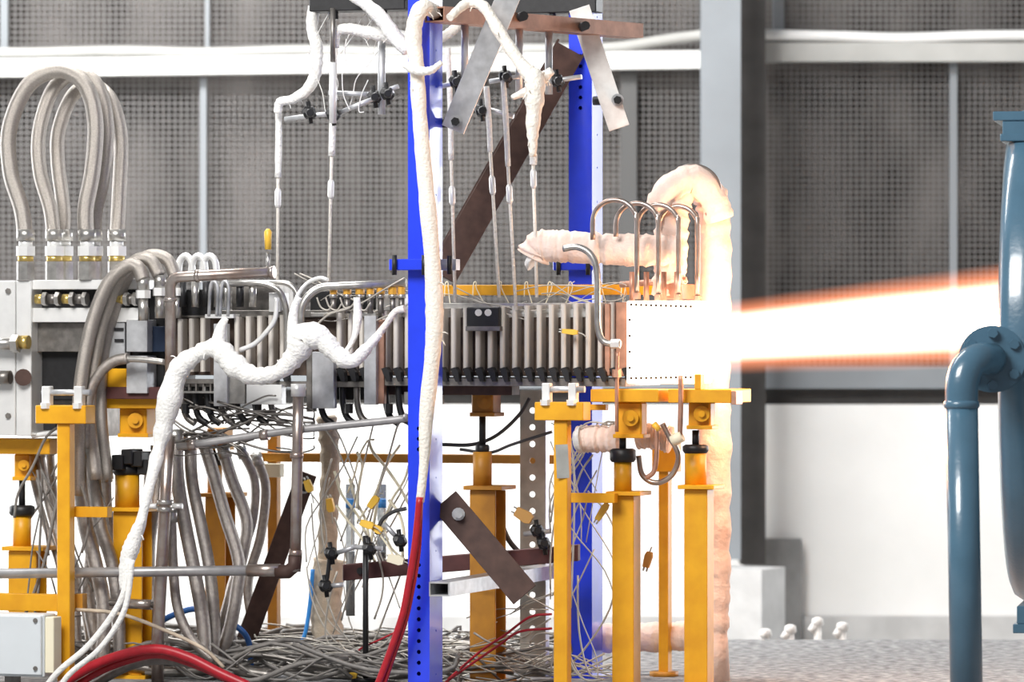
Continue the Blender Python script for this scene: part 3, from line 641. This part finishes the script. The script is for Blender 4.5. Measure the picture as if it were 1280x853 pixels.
build('elbow', MB().tube(Q([(369, 695), (368, 708), (360, 715), (346, 715)], -.15), 9 / PM, 14), rust, t)
t = T('long_pipe', 'long grey horizontal pipe crossing low at the left', 'pipe', E(170, 720, -.1)); tb(t, 'pipe', pipe_gr, [(-40, 718), (346, 713)], 6.5, -.15, 14, False)
build('end_socket', MB().tube([E(310, 713.5, -.15), E(350, 713, -.15)], 8 / PM, 14), pipe_st, t)
t = T('upright_pipe', 'upright steel pipe with clamp left of the hanging hoses', 'pipe', V((E(204, 700, -.1).x, E(204, 700, -.1).y, 0)))
q = Q([(211, 545), (206, 640), (197, 800)], -.1); q.append(V((q[-1].x, q[-1].y, 0))); build('pipe', MB().tube(q, 8 / PM, 14), pipe_st, t)
for y in (628, 637): build('clamp', MB().tube([E(207, y - 3, -.1), E(206.6, y + 3, -.1)], 11 / PM, 12), steel, t)
for x in (190, 222): build('clamp_bolt', MB().tube([E(x - 6, 633, -.12), E(x + 6, 633, -.12)], 3.5 / PM, 8), steel_b, t)
t = T('sloping_pipe', 'thin steel pipe sloping up beneath the ribs', 'pipe', E(370, 545, -.1)); tb(t, 'pipe', pipe_gr, [(222, 559), (360, 539), (495, 525), (504, 520)], 5, -.12, 12)
for x in (236, 326): build('coupling', MB().tube([E(x, 557 - (x - 236) * .14, -.12), E(x + 10, 556 - (x - 236) * .14, -.12)], 7 / PM, 12), pipe_st, t)
t = T('cross_pipe', 'short dark pipe stub joining the upright steel pipe', 'pipe', E(165, 756, -.05)); tb(t, 'pipe', steel_d, [(120, 753), (200, 757)], 4, -.05, 10, False); build('coupling', MB().tube([E(160, 755, -.05), E(190, 756.5, -.05)], 6.5 / PM, 10), pipe_st, t)
# ------------------------------------------------------------------ ceramic wrapped ducts
def wrapduct(name, label, pts, r, dy, m=wrap, wb=.05, bands=0, z_end=None):
    t = T(name, label, 'duct', E(pts[-1][0], pts[-1][1], dy))
    q = spl(Q(pts, dy), 14)
    if z_end is not None: q.append(V((q[-1].x, q[-1].y, z_end)))
    rr_ = [(r / PM) * (1 + random.uniform(-wb, wb) + .05 * math.sin(i * 1.1) + .03 * math.sin(i * .37)) for i in range(len(q))]
    rr_[0] *= .8; build('wrap', MB().tube(q, rr_, 18), m, t)
    return t, q
t, q = wrapduct('wrapped_duct', 'cloth wrapped duct lying over the hot end of the ribs', [(666, 322, .05), (674, 309, .05), (700, 308, .06), (745, 311, .1), (800, 313, .14), (850, 313, .18)], 20, 0, wb=.07)
build('cloth_end', MB().tube([E(668, 326, .03), E(662, 322, .03)], [15 / PM, 11 / PM], 10), cloth, t)
t, q = wrapduct('wrapped_duct', 'tall wrapped duct arching over and down beside the column', [(836, 372, .22), (838, 330, .22), (840, 280, .24), (847, 242, .26), (868, 228, .36), (888, 246, .46), (893, 290, .46), (893, 380, .46), (892, 480, .46), (893, 600, .46), (892, 720, .46), (890, 800, .46)], 21, 0, z_end=.02)
build('band', MB().tube(spl([E(866 + 34 * math.sin(a) , 240 - 33 * math.cos(a), .24 + .03 * math.sin(a)) for a in [-.5 + .35 * k for k in range(10)]], 3), 2.6 / PM, 8), pipe_st, t)
build('shoulder_wrap', MB().tube(spl(Q([(822, 262, .2), (838, 236, .2), (866, 224, .24), (890, 246, .28), (900, 275, .3)]), 8), wob(33, 18 / PM, .08), 14), wrap, t)
t, q = wrapduct('wrapped_stub', 'short wrapped stub lying left of the nozzle jack', [(722, 550), (735, 549), (752, 549), (775, 550)], 17, .15)
build('cloth_end', MB().tube([E(728, 550, .13), E(719, 551, .13)], [18 / PM, 12 / PM], 12), cloth, t)
t, q = wrapduct('wrapped_stub', 'short wrapped stub between the two nozzle jacks', [(796, 546), (812, 545), (828, 548), (838, 550)], 16, .25)
t = T('u_tube', 'steel U tube hanging between the two nozzle jacks', 'tube', E(820, 605, .0)); tb(t, 'tube', pipe_st, [(798, 570), (803, 594), (820, 604), (840, 594), (848, 570), (836, 545), (828, 530)], 3.4, .0, 10)
t = T('u_tube', 'orange lit U tube with yellow tape by the nozzle', 'tube', E(822, 590, -.05)); tb(t, 'tube', heat_m, [(820, 535), (821, 560), (818, 588), (808, 598)], 3, -.06, 8); tb(t, 'tape', tagy, [(817, 530), (824, 538)], 4, -.06, 8, False)
t = T('feed_tube', 'thin hot feed tube dropping from nozzle frame', 'tube', E(851, 550, -.15)); tb(t, 'tube', heat_m, [(851, 470), (851, 500), (850, 545)], 3.2, -.16, 8); tb(t, 'heat_shield', cream, [(840, 552), (853, 545)], 7, -.16, 8, False)
t = T('feed_tube', 'thin pinkish feed tube left of the yellow cross head', 'tube', E(770, 545, -.2)); tb(t, 'tube', heat_m, [(772, 440), (771, 480), (771, 540)], 2.4, -.2, 8); vcyl(t, 'nut', heat_m, 771, 462, 472, 6, -.2, 6, True)
for xx, lab in ((424, 'leaning beige wrapped column behind the drop pipe'),):
    t, q = wrapduct('wrapped_column', lab, [(408, 520), (413, 580), (410, 660), (409, 740), (408, 800)], 13, .8, wrapb, .1, z_end=.02)
    build('swollen_wrap', MB().tube(spl(Q([(412, 700, .8), (408, 735, .8), (408, 775, .8), (412, 805, .8)]), 6), wob(19, 21 / PM, .07), 14), wrapb, t)
t, q = wrapduct('wrapped_bundle', 'pale wrapped bundle low behind the nozzle stands', [(740, 800), (780, 797), (830, 797), (860, 795)], 19, 1.0)

# ================================================================== BLUE CATCH DUCT AT THE RIGHT
RY = rad(9.8); ru = V((math.cos(RY), -math.sin(RY), 0)); rw = V((math.sin(RY), math.cos(RY), 0))
rc = P(1284, 444, -.1); R0 = 308 / (F / 17.9)
ring = T('catch_duct', 'huge blue round duct mouth cut by the right edge', 'duct', rc)
prof = [(.0, .0), (-.03, .012), (-.05, .04), (-.055, .075), (-.04, .11), (-.01, .13), (.05, .135), (.9, .135), (.9, .16), (.93, .16), (.93, .0), (.9, .0)]
prof = [(x, r_ - .135) for x, r_ in prof]; n = 96; vs = []; fs = []
for i in range(n):
    a = 2 * math.pi * i / n; d = rw * math.cos(a) + Z * math.sin(a)
    for x, dr in prof: vs.append(rc + ru * x + d * (R0 + dr))
m_ = len(prof)
fs = [(i * m_ + j, i * m_ + (j + 1) % m_, ((i + 1) % n) * m_ + (j + 1) % m_, ((i + 1) % n) * m_ + j) for i in range(n) for j in range(m_)]
build('shell', MB().add(vs, fs, True), petrol, ring)
def lug(sgn, px0, py0, py1, pxw):
    zt2 = P(px0, py0, -.5).z; zb2 = P(px0, py1, -.5).z
    def pl_(name, p0, z0, z1, wd): 
        a = P(p0, 400, -.6); a.z = z0; build(name, MB().box(a, ru * wd, rw * .5, Z * (z1 - z0)), petrol, ring, bev=.003)
    th = .03
    hi, lo = max(zt2, zb2), min(zt2, zb2)
    if sgn > 0: pl_('bracket_plate', px0, hi - .035, hi, .5); pl_('bracket_web', px0 + 12, lo + .02, hi - .035, .4); pl_('bracket_foot', px0 + 9, lo, lo + .028, .45)
    else: pl_('bracket_foot', px0, lo, lo + .035, .4); pl_('bracket_web', px0 + 5, lo + .035, hi, .4)
lug(1, 1241, 141, 178, 0); lug(-1, 1266, 756, 790, 0)
bp_ = T('blue_standpipe', 'glossy blue standpipe with elbow bolted to the round duct', 'pipe', V((P(1208, 600, -1.40).x, -1.40, 0)))
FY = -1.24
q = [P(1188 + 20, 853, -1.40), P(1202, 520, -1.40)]; foot_ = q[0] + (q[0] - q[1]) * .162; foot_.z = 0
build('pipe', MB().tube([foot_, P(1202, 506, -1.40)], 20.3 / 344, 24), petrol, bp_)
build('collar', MB().tube([P(1202, 511, -1.40), P(1202, 508, -1.40), P(1202, 504, -1.40), P(1202, 501, -1.40)], [.06, .0655, .0655, .06], 24), petrol, bp_)
build('elbow', MB().tube(spl([P(1202, 506, -1.40), P(1203, 478, -1.40), P(1211, 458, -1.38), P(1224, 449, -1.34), P(1240, 449, -1.26)], 6), [.0595] * 12 + [.058] * 13, 24), petrol, bp_)
fl = build('flange', MB().tube([P(1240, 449, FY - .01), P(1240, 449, FY + .03)], .122, 36), petrol, bp_)
fl2 = build('mating_flange', MB().tube([P(1242, 449, FY + .036), P(1242, 449, FY + .07)], .122, 36), petrol, bp_)
for a in (35, 145, 215, 325, 90, 270):
    c = P(1240, 449, FY) + V((math.cos(rad(a)), 0, math.sin(rad(a)))) * .095
    build('flange_bolt', MB().tube([c + V((0, -.035, 0)), c], .019, 6, True), petrol, fl)
bar(bp_, 'saddle', petrol, P(1242, 449, FY + .07), P(1246, 449, -.98), .12, .12)

# ================================================================== PROBES AND CLAMPS
def probe(label, top, bot, ysl, yc, dy, wide=4.2, m=cloth):
    """white sleeve down to ysl, thin rod below, connector barrel at yc"""
    t = T('probe_rod', label, 'probe', E(*bot, dy), 'thin probes hanging over the engine')
    f = lambda y: top[0] + (bot[0] - top[0]) * (y - top[1]) / (bot[1] - top[1])
    tb(t, 'rod', cloth2, [top, bot], 2.1, dy, 8, False)
    tb(t, 'sleeve', m, [top, (f((top[1] + ysl) / 2) + .6, (top[1] + ysl) / 2), (f(ysl), ysl)], wide, dy, 10, wb=.08)
    build('connector', MB().tube([E(f(yc), yc, dy), E(f(yc + 3), yc + 3, dy), E(f(yc + 20), yc + 20, dy), E(f(yc + 24), yc + 24, dy)], [2.6 / PM, 4 / PM, 4 / PM, 2.4 / PM], 10), steel_b, t)
probe('thin white probe farthest left, under a bent cloth sleeve', (348, 128), (347, 350), 222, 236, .05)
probe('thin white probe second from left, through the rod clamp', (418, 40), (411, 352), 195, 225, .05)
probe('thin probe just right of the near blue post', (560, 60), (569, 378), 200, 233, -.1, 3.4)
probe('thin probe fourth from left, meeting ribs beside dark plate', (608, 108), (624, 372), 190, 220, .02, 3.6)
probe('thin probe fifth from left, crossing the brown diagonal', (629, 100), (645, 388), 208, 231, -.02, 3.6)
probe('thin probe farthest right, hanging below frayed cloth', (666, 190), (671, 372), 206, 212, .0, 4.6)
def clamp(label, c, rods, dy, stem=None):
    t = T('rod_clamp', label, 'clamp', E(c[0], c[1], dy), 'black laboratory rod clamps')
    build('body', MB().tube(Q([(c[0] - 7, c[1] + 1), (c[0] - 5, c[1]), (c[0] + 5, c[1]), (c[0] + 7, c[1] - 1)], dy), [5 / PM, 8 / PM, 8 / PM, 5 / PM], 8, True), black, t, bev=.0)
    build('knob', MB().tube([E(c[0], c[1], dy), E(c[0] + 1, c[1], dy - .045), E(c[0] + 1, c[1], dy - .06)], [5 / PM, 6 / PM, 4 / PM], 8), blackp, t)
    build('screw', MB().tube([E(c[0] - 2, c[1] - 14, dy), E(c[0] + 2, c[1] + 14, dy)], 3 / PM, 8), black, t)
    for r0, r1 in rods: build('rod', MB().tube([E(*r0, dy + .01), E(*r1, dy + .01)], 3.2 / PM, 10), galv, t)
    if stem: build('stem', MB().tube([E(stem[0], stem[1], dy + .02), E(stem[0], stem[2], dy + .02)], 5 / PM, 12), galv, t)
clamp('rod clamp on the leftmost horizontal rod', (387, 141), [((356, 149), (420, 141))], .0)
clamp('rod clamp on the second probe left of blue post', (416, 143), [((424, 141), (466, 124))], -.06)
clamp('rod clamp holding the short thick rod by blue post', (468, 121), [((411, 116), (460, 118)), ((470, 118), (498, 108))], -.02, (477, 50, 143))
clamp('knobbed rod clamp under the thick short rod', (484, 117), [((476, 118), (492, 116))], -.05)
clamp('rod clamp just right of the near blue post', (570, 102), [((552, 108), (585, 100))], -.4, (581, 28, 96))
clamp('rod clamp behind the top of the grey brace', (632, 96), [((612, 102), (650, 96))], -.01, (649, 24, 122))
clamp('rod clamp right of the frayed cloth knot', (697, 101), [((670, 104), (727, 96))], .2, (686, 28, 118))
clamp('rod clamp under the grey brace, right side', (602, 138), [((608, 136), (642, 146))], .05)
t = T('hanging_rod', 'dark round rod hanging from the black beam', 'rod', E(416, 78, -.12)); vcyl(t, 'rod', steel_d, 416, 10, 78, 3.4, -.12, 10); vcyl(t, 'sleeve', steel_b, 416, 78, 154, 4.6, -.12, 12)
# low clamps by the red beam
clamp('black clamp left of the dark red beam, upper', (414, 692), [((420, 692), (446, 683))], .2)
clamp('black clamp above the end of the dark red beam', (462, 686), [((440, 684), (478, 686))], .2)
clamp('black clamp left of the dark red beam, lower', (407, 733), [((412, 733), (430, 731))], .2)
clamp('black clamp against the near blue post', (500, 676), [((480, 655), (496, 672))], .2)
clamp('black clamp pair behind the narrow right T stand, upper', (672, 664), [((655, 668), (690, 664))], .3)
clamp('black clamp pair behind the narrow right T stand, lower', (680, 680), [], .25)
t = T('clamp_stand', 'thin black clamp rod standing under the red beam', 'rod', V((E(457, 700, .25).x, E(457, 700, .25).y, 0))); q0 = E(457, 670, .25); build('rod', MB().tube([q0, V((q0.x, q0.y, 0))], 3.8 / PM, 10), black, t); build('foot', MB().tube([V((q0.x, q0.y, .015)), V((q0.x, q0.y, 0))], .06, 12), black, t)
tb(None, 'link_arm', black, [(412, 697), (410, 715), (408, 730)], 2.8, .2, 8, label='black link joining the two left clamps', cat='arm')
for i, (x, lab) in enumerate(((438, 'clear upright tube with blue cap, left'), (477, 'clear upright tube with blue cap, right'))):
    t = T('clear_tube', lab, 'tube', E(x, 800, .4), 'clear tubes behind the beam')
    vcyl(t, 'glass', clear, x, 606, 770 if i == 0 else 700, 6, .45, 14); vcyl(t, 'cap', bluetag, x, 625, 635, 6.4, .44, 12); vcyl(t, 'socket', steel_d, x, 690, 770 if i == 0 else 706, 5.2, .45, 10)

# ================================================================== CLOTH-WRAPPED CABLES
def cable(name, label, pts, r, m, dy=0.0, wb=0, cat='cable', n=10, sub=7, frays=0, fm=None):
    t = T(name, label, cat, E(pts[0][0], pts[0][1], dy + (pts[0][2] if len(pts[0]) > 2 else 0)))
    q = spl(Q(pts, dy), sub)
    if isinstance(r, (list, tuple)):
        rs = []
        for i in range(len(q)):
            f = i / (len(q) - 1) * (len(r) - 1); k = min(int(f), len(r) - 2); rs.append((r[k] + (r[k + 1] - r[k]) * (f - k)) / PM)
    else: rs = [r / PM] * len(q)
    rs = [x * (1 + random.uniform(-wb, wb)) for x in rs]
    build('jacket', MB().tube(q, rs, n), m, t)
    for i in range(frays):
        k = random.randrange(2, len(q) - 2); d = V((random.uniform(-1, 1), random.uniform(-.6, .1), random.uniform(-1, .6))).normalized()
        build('fray', MB().tube([q[k], q[k] + d * rs[k] * 1.35, q[k] + d * rs[k] * 1.7 + V((0, 0, -.008))], .8 / PM, 5), fm or m, t)
    return t
DW = -.35
cable('wrapped_cable', 'thick white tape-wrapped cable draped across the left ribs', [(160, 712, -.1), (172, 670, -.1), (185, 615, -.08), (200, 555), (212, 500), (224, 462), (248, 442), (272, 436), (292, 456), (318, 470), (350, 464), (372, 440), (380, 420), (402, 424), (420, 442), (440, 452), (460, 434), (474, 418)], [5, 7, 7, 9, 17, 14, 10, 13, 15, 12, 10, 15, 18, 14, 12, 9, 7, 5], cloth, DW, .13, frays=8, n=14)
cable('wrapped_cable', 'thin tape-wrapped tail running from white cable toward blue post', [(472, 420), (484, 404), (494, 390), (506, 386)], [5, 4, 4, 5], cloth2, -.33)
cable('wrapped_cable', 'short white wrapped branch rising over the leftmost ribs', [(272, 436), (276, 412), (282, 398)], [11, 7, 4], cloth, -.34)
cable('wrapped_cable', 'white wrapped branch hanging in front of the middle valves', [(446, 372), (447, 398), (442, 424), (428, 446)], [4, 6, 3.5, 3], cloth, -.3)
cable('wrapped_cable', 'white wrapped branch curling up beside the manifold pipe', [(372, 440), (366, 410), (368, 385), (374, 372)], [13, 7, 5, 4], cloth, -.34)
cable('white_lead', 'white lead splitting from the wrap, upper strand', [(160, 700), (155, 740), (140, 770), (110, 808), (75, 838), (55, 862)], 4, cloth, -.5)
cable('white_lead', 'white lead splitting from the wrap, lower strand', [(165, 700), (160, 745), (150, 775), (124, 812), (88, 842), (70, 866)], 3.6, cloth, -.52)
cable('wrapped_knot', 'white taped knot where the two leads split', [(176, 650), (166, 680), (158, 705), (154, 738)], [5, 11, 9, 5], cloth, -.47, .1, frays=3)
cable('wrapped_cable', 'long cream-wrapped cable running down the near blue post', [(545, 15, .1), (527, 10), (517, 40), (521, 85), (525, 150), (533, 240), (540, 320), (543, 390), (541, 440), (533, 520), (530, 580), (525, 628)], [9, 10, 10, 9, 9, 10, 10, 11, 10, 9, 6, 5], cloth2, -.68, .06, frays=8, n=14)
cable('wrap_tie', 'white tape tie wrapped round the top of the near post', [(505, 80), (520, 88), (538, 88), (552, 78)], [5, 6, 5, 3], cloth, -.74, .1)
cable('red_cable', 'red cable descending in front of the near blue post', [(525, 622), (519, 680), (511, 730), (503, 770), (486, 820), (470, 862)], 4.4, redc, -.72)
cable('red_cable', 'second red cable strand beside the near blue post', [(526, 628), (523, 690), (515, 740), (506, 780), (492, 820), (478, 862)], 3, redc, -.70)
cable('wrapped_cable', 'white wrapped cable bent down from beam to leftmost probe', [(393, 8), (390, 36), (396, 60), (394, 92), (384, 112), (366, 124), (350, 128), (347, 142)], [8, 7, 8, 8, 7, 6, 6, 5], cloth, .0, .1, frays=5)
cable('wrapped_cable', 'white wrapped cable crossing from second probe to post', [(419, 60), (421, 40), (436, 36), (458, 40), (486, 44), (512, 50)], [5, 6, 7, 8, 10, 9], cloth, -.08, .08, frays=4)
cable('wrapped_cable', 'white wrapped cable slanting down past the black beam', [(436, -8), (456, 4), (476, 22), (492, 44), (510, 64)], [7, 8, 9, 10, 8], cloth, -.2, .08)
cable('wrapped_cable', 'cream wrapped cable draped from the rusty tube to probes', [(562, 22, -.1), (584, 4), (604, 8), (622, 36), (640, 64), (656, 86), (668, 100), (668, 130), (666, 160), (666, 196)], [5, 6, 7, 8, 8, 9, 13, 11, 8, 4], cloth2, -.6, .1, frays=7)
cable('wrapped_cable', 'pinkish wrapped branch at the frayed knot right side', [(690, 88), (678, 98), (662, 112), (640, 122)], [5, 8, 6, 3], cloth2, -.55, .1, frays=5)
cable('wrapped_cable', 'pale wrapped cable behind the rusty top tube', [(548, 50), (566, 38), (580, 24)], [6, 7, 6], cloth2, .3, .1)

# ================================================================== FLOOR CABLES AND WIRING
def fcable(name, label, pts, r, m, dy, cat='cable', **kw): return cable(name, label, pts, r, m, dy, cat=cat, **kw)
fcable('red_hose', 'thick red hose arching over the floor at lower left', [(70, 862), (105, 838), (150, 820), (195, 812), (235, 822), (275, 842), (310, 858)], 6.5, redc, -.3)
fcable('red_hose', 'second red hose just under the arching red hose', [(90, 862), (120, 842), (160, 826), (200, 819), (245, 832), (290, 852)], 5, redc, -.26)
fcable('floor_cable', 'thick grey cable bending below the red hoses', [(110, 862), (150, 838), (190, 826), (240, 830), (290, 846)], 6, greyc, -.2)
fcable('floor_cable', 'dark grey cable bundle beneath the long pipe', [(100, 840), (150, 832), (210, 840), (280, 838), (340, 845)], 7, steel_d, .1)
fcable('floor_cable', 'brown yellow cable sloping over the floor', [(90, 762), (150, 768), (210, 790), (255, 812), (280, 835)], 2.4, wrapb, -.2)
fcable('blue_hose', 'dark blue hose bowing behind the grey hoses', [(196, 780), (220, 768), (250, 762), (290, 780), (310, 800), (314, 838)], 4, bluec, .4)
fcable('blue_hose', 'thin light blue hose hanging right of the drop pipe', [(391, 712), (388, 750), (382, 790), (372, 814)], 2.8, bluetag, .7)
fcable('red_cable', 'thin red wire looping right across the floor', [(560, 850), (600, 815), (630, 795), (662, 772), (690, 768)], 1.6, redc, .1)
fcable('red_cable', 'second thin red wire beneath the brown brace', [(545, 862), (590, 830), (625, 806), (650, 790), (690, 786)], 1.6, redc, .05)
fcable('red_cable', 'short thin red wire under the dark red beam', [(436, 830), (450, 812), (475, 800), (500, 788)], 1.3, redc, .3)
fcable('dark_cable', 'black cable sagging under the ribs near the upright', [(552, 556), (590, 556), (620, 545), (648, 520), (662, 498)], 2.4, darkc, .4)
fcable('dark_cable', 'second black cable sagging to the jack collar', [(575, 562), (612, 566), (640, 556), (690, 540)], 2, darkc, .35)
fcable('dark_cable', 'black cable looped behind the jack pillar', [(622, 640), (634, 672), (648, 690), (660, 700)], 3.4, darkc, .5)
fcable('dark_cable', 'black cable curling left of the blue post', [(470, 668), (478, 650), (492, 640), (508, 636)], 2.6, darkc, .3)
# wiring nobody could count
def tangle(name, label, x0, x1, y0, y1, dy0, dy1, cnt, m, r=(.7, 1.5), flow='h', on_floor=False):
    mb = MB()
    for i in range(cnt):
        x, y = random.uniform(x0, x1), random.uniform(y0, y1); dy = random.uniform(dy0, dy1); pts = []
        ln = random.uniform(.3, .9) * ((x1 - x0) if flow == 'h' else (y1 - y0)); bw = random.uniform(-16, 16); an = random.uniform(-.6, .6) + (0 if flow == 'h' else math.pi / 2)
        for k in range(5):
            px_, py_ = x + math.cos(an) * ln * (k / 4 - .5) + bw * math.sin(k * .8) * math.sin(an) + random.uniform(-2.5, 2.5), y + math.sin(an) * ln * (k / 4 - .5) + bw * math.sin(k * .8) * math.cos(an) + random.uniform(-2.5, 2.5)
            p = E(min(max(px_, x0 - 12), x1 + 12), min(max(py_, y0 - 10), y1 + 10), dy)
            if on_floor:
                X = E(min(max(px_, x0 - 12), x1 + 12), 840, dy); p = V((X.x, X.y + random.uniform(-.03, .03), .006 + random.uniform(0, (y1 - y0) / PM)))
            pts.append(p)
        mb.tube(spl(pts, 4), random.uniform(*r) / PM, 5)
    build(name, mb, m, label=label, cat='wiring', kind='stuff')
tangle('wire_tangle', 'loose pale wires hanging beside the drop pipe and beam', 395, 500, 540, 800, .3, .7, 22, wirec, flow='v')
tangle('wire_tangle', 'cream thermocouple wires bunched left of the near post', 430, 500, 560, 690, .25, .4, 12, cream, (1.0, 2.2), flow='v')
tangle('wire_tangle', 'loose wires hanging in front of the far blue post', 700, 760, 540, 840, -.1, .3, 22, wirec, flow='v')
tangle('wire_tangle', 'fine wires strung above the valve row', 380, 510, 352, 395, -.08, .05, 7, wirec, (.6, 1.2))
tangle('wire_tangle', 'fine wires scattered over the top of the ribs', 555, 770, 362, 390, .0, .2, 14, wirec, (.5, 1))
tangle('wire_tangle', 'thin wires drooping under the left ribs', 225, 380, 505, 560, -.08, .1, 30, steel_d, (.8, 2))
tangle('wire_tangle', 'thin wires around the lower right of near post', 560, 690, 740, 850, .1, .5, 22, wirec, (.6, 1.6))
tangle('wire_tangle', 'grey wires draped by the left yellow stands', 30, 130, 540, 760, -.2, .3, 16, greyc, (1, 2.4), flow='v')
tangle('floor_wiring', 'grey mess of cables covering the floor at left', 90, 560, 800, 850, .0, 1.5, 70, greyc, (1.2, 3.5), on_floor=True)
tangle('floor_wiring', 'dark mess of cables under the engine', 60, 700, 805, 850, .2, 1.6, 80, steel_d, (1.2, 3.5), on_floor=True)
tangle('floor_wiring', 'pale thin wires lying over the floor cables', 330, 760, 800, 850, .1, 1.3, 45, wirec, (.6, 1.4), on_floor=True)
tangle('wire_tangle', 'fine white threads hanging from the cloth-wrapped cables', 395, 470, 20, 130, -.1, .05, 12, cloth, (.4, .8), flow='v')
# plugs on the wiring
def plug(label, c, ang, ln, dy, m=tagy, wd=7):
    t = T('cable_plug', label, 'plug', E(c[0], c[1], dy), 'yellow cable plugs')
    d = (U * math.cos(ang) - Z * math.sin(ang)); s = d.cross(V((0, -1, 0))).normalized(); p = E(*c, dy); l = ln / PM; w_ = wd / PM
    poly = [p - d * l / 2 - s * w_ * .55, p + d * l * .25 - s * w_ * .7, p + d * l * .5 - s * w_ * .45, p + d * l * .5 + s * w_ * .45, p + d * l * .25 + s * w_ * .7, p - d * l / 2 + s * w_ * .55]
    build('shell', MB().prism(poly, W * .018), m, t, bev=.001)
    for sg in (-1, 1):
        a = p - d * l * .5 + s * w_ * .3 * sg + W * .009; build('prong', MB().tube([a, a - d * 5 / PM], 1.2 / PM, 6), steel, t)
    a = p + d * l * .5 + W * .009; build('tail', MB().tube(spl([a, a + d * .02 - Z * .004, a + d * .035 - Z * .015], 4), .9 / PM, 6), wirec, t)
plug('yellow plug resting against the ribs left of the nozzle', (712, 415), .1, 20, -.06, wd=5)
plug('amber plug hanging before the zinc upright', (654, 645), .5, 24, .3, tagb, 11)
plug('yellow plug hanging beside the far blue post', (752, 640), -1.0, 24, -.12, wd=6)
plug('amber plug hanging right of the left nozzle jack', (809, 700), -1.3, 20, .1, tagb, 7)
plug('yellow plug high in the cream wires', (466, 628), -.9, 18, .25)
plug('yellow plug left beside the drop pipe', (385, 608), 1.2, 16, .3)
plug('yellow plug lower left in the cream wires', (458, 656), .3, 18, .22)
plug('yellow plug lower right in the cream wires', (471, 662), .5, 14, .24)
plug('pale yellow plug above the red beam', (494, 700), .2, 22, .22, cream, 9)
plug('yellow plug behind the wrapped column', (412, 632), 1.4, 18, .6)
plug('small yellow plug lying on the floor cables', (441, 845), .1, 10, .2, wd=6)
# ------------------------------------------------------------------ junction box
jb = T('junction_box', 'pale grey junction box at the lower left corner', 'box', E(20, 845, -.45))
ebp(jb, 'housing', boxg, -22, 768, 55, 846, -.45, .12, .004); ld = ebp(jb, 'lid', boxg, -20, 770, 51, 844, -.47, .02, .004)
for x, y in ((44, 776), (44, 836)): build('screw', MB().tube([E(x, y, -.478), E(x, y, -.468)], 3 / PM, 8), steel_d, ld)
ebp(jb, 'side_cover', cream, 56, 772, 67, 842, -.44, .08, .003)
b0 = E(15, 846, -.4); build('leg', MB().box(V((b0.x - .03, b0.y, 0)), (.06, 0, 0), (0, .06, 0), (0, 0, b0.z + .005)), steel_d, jb)
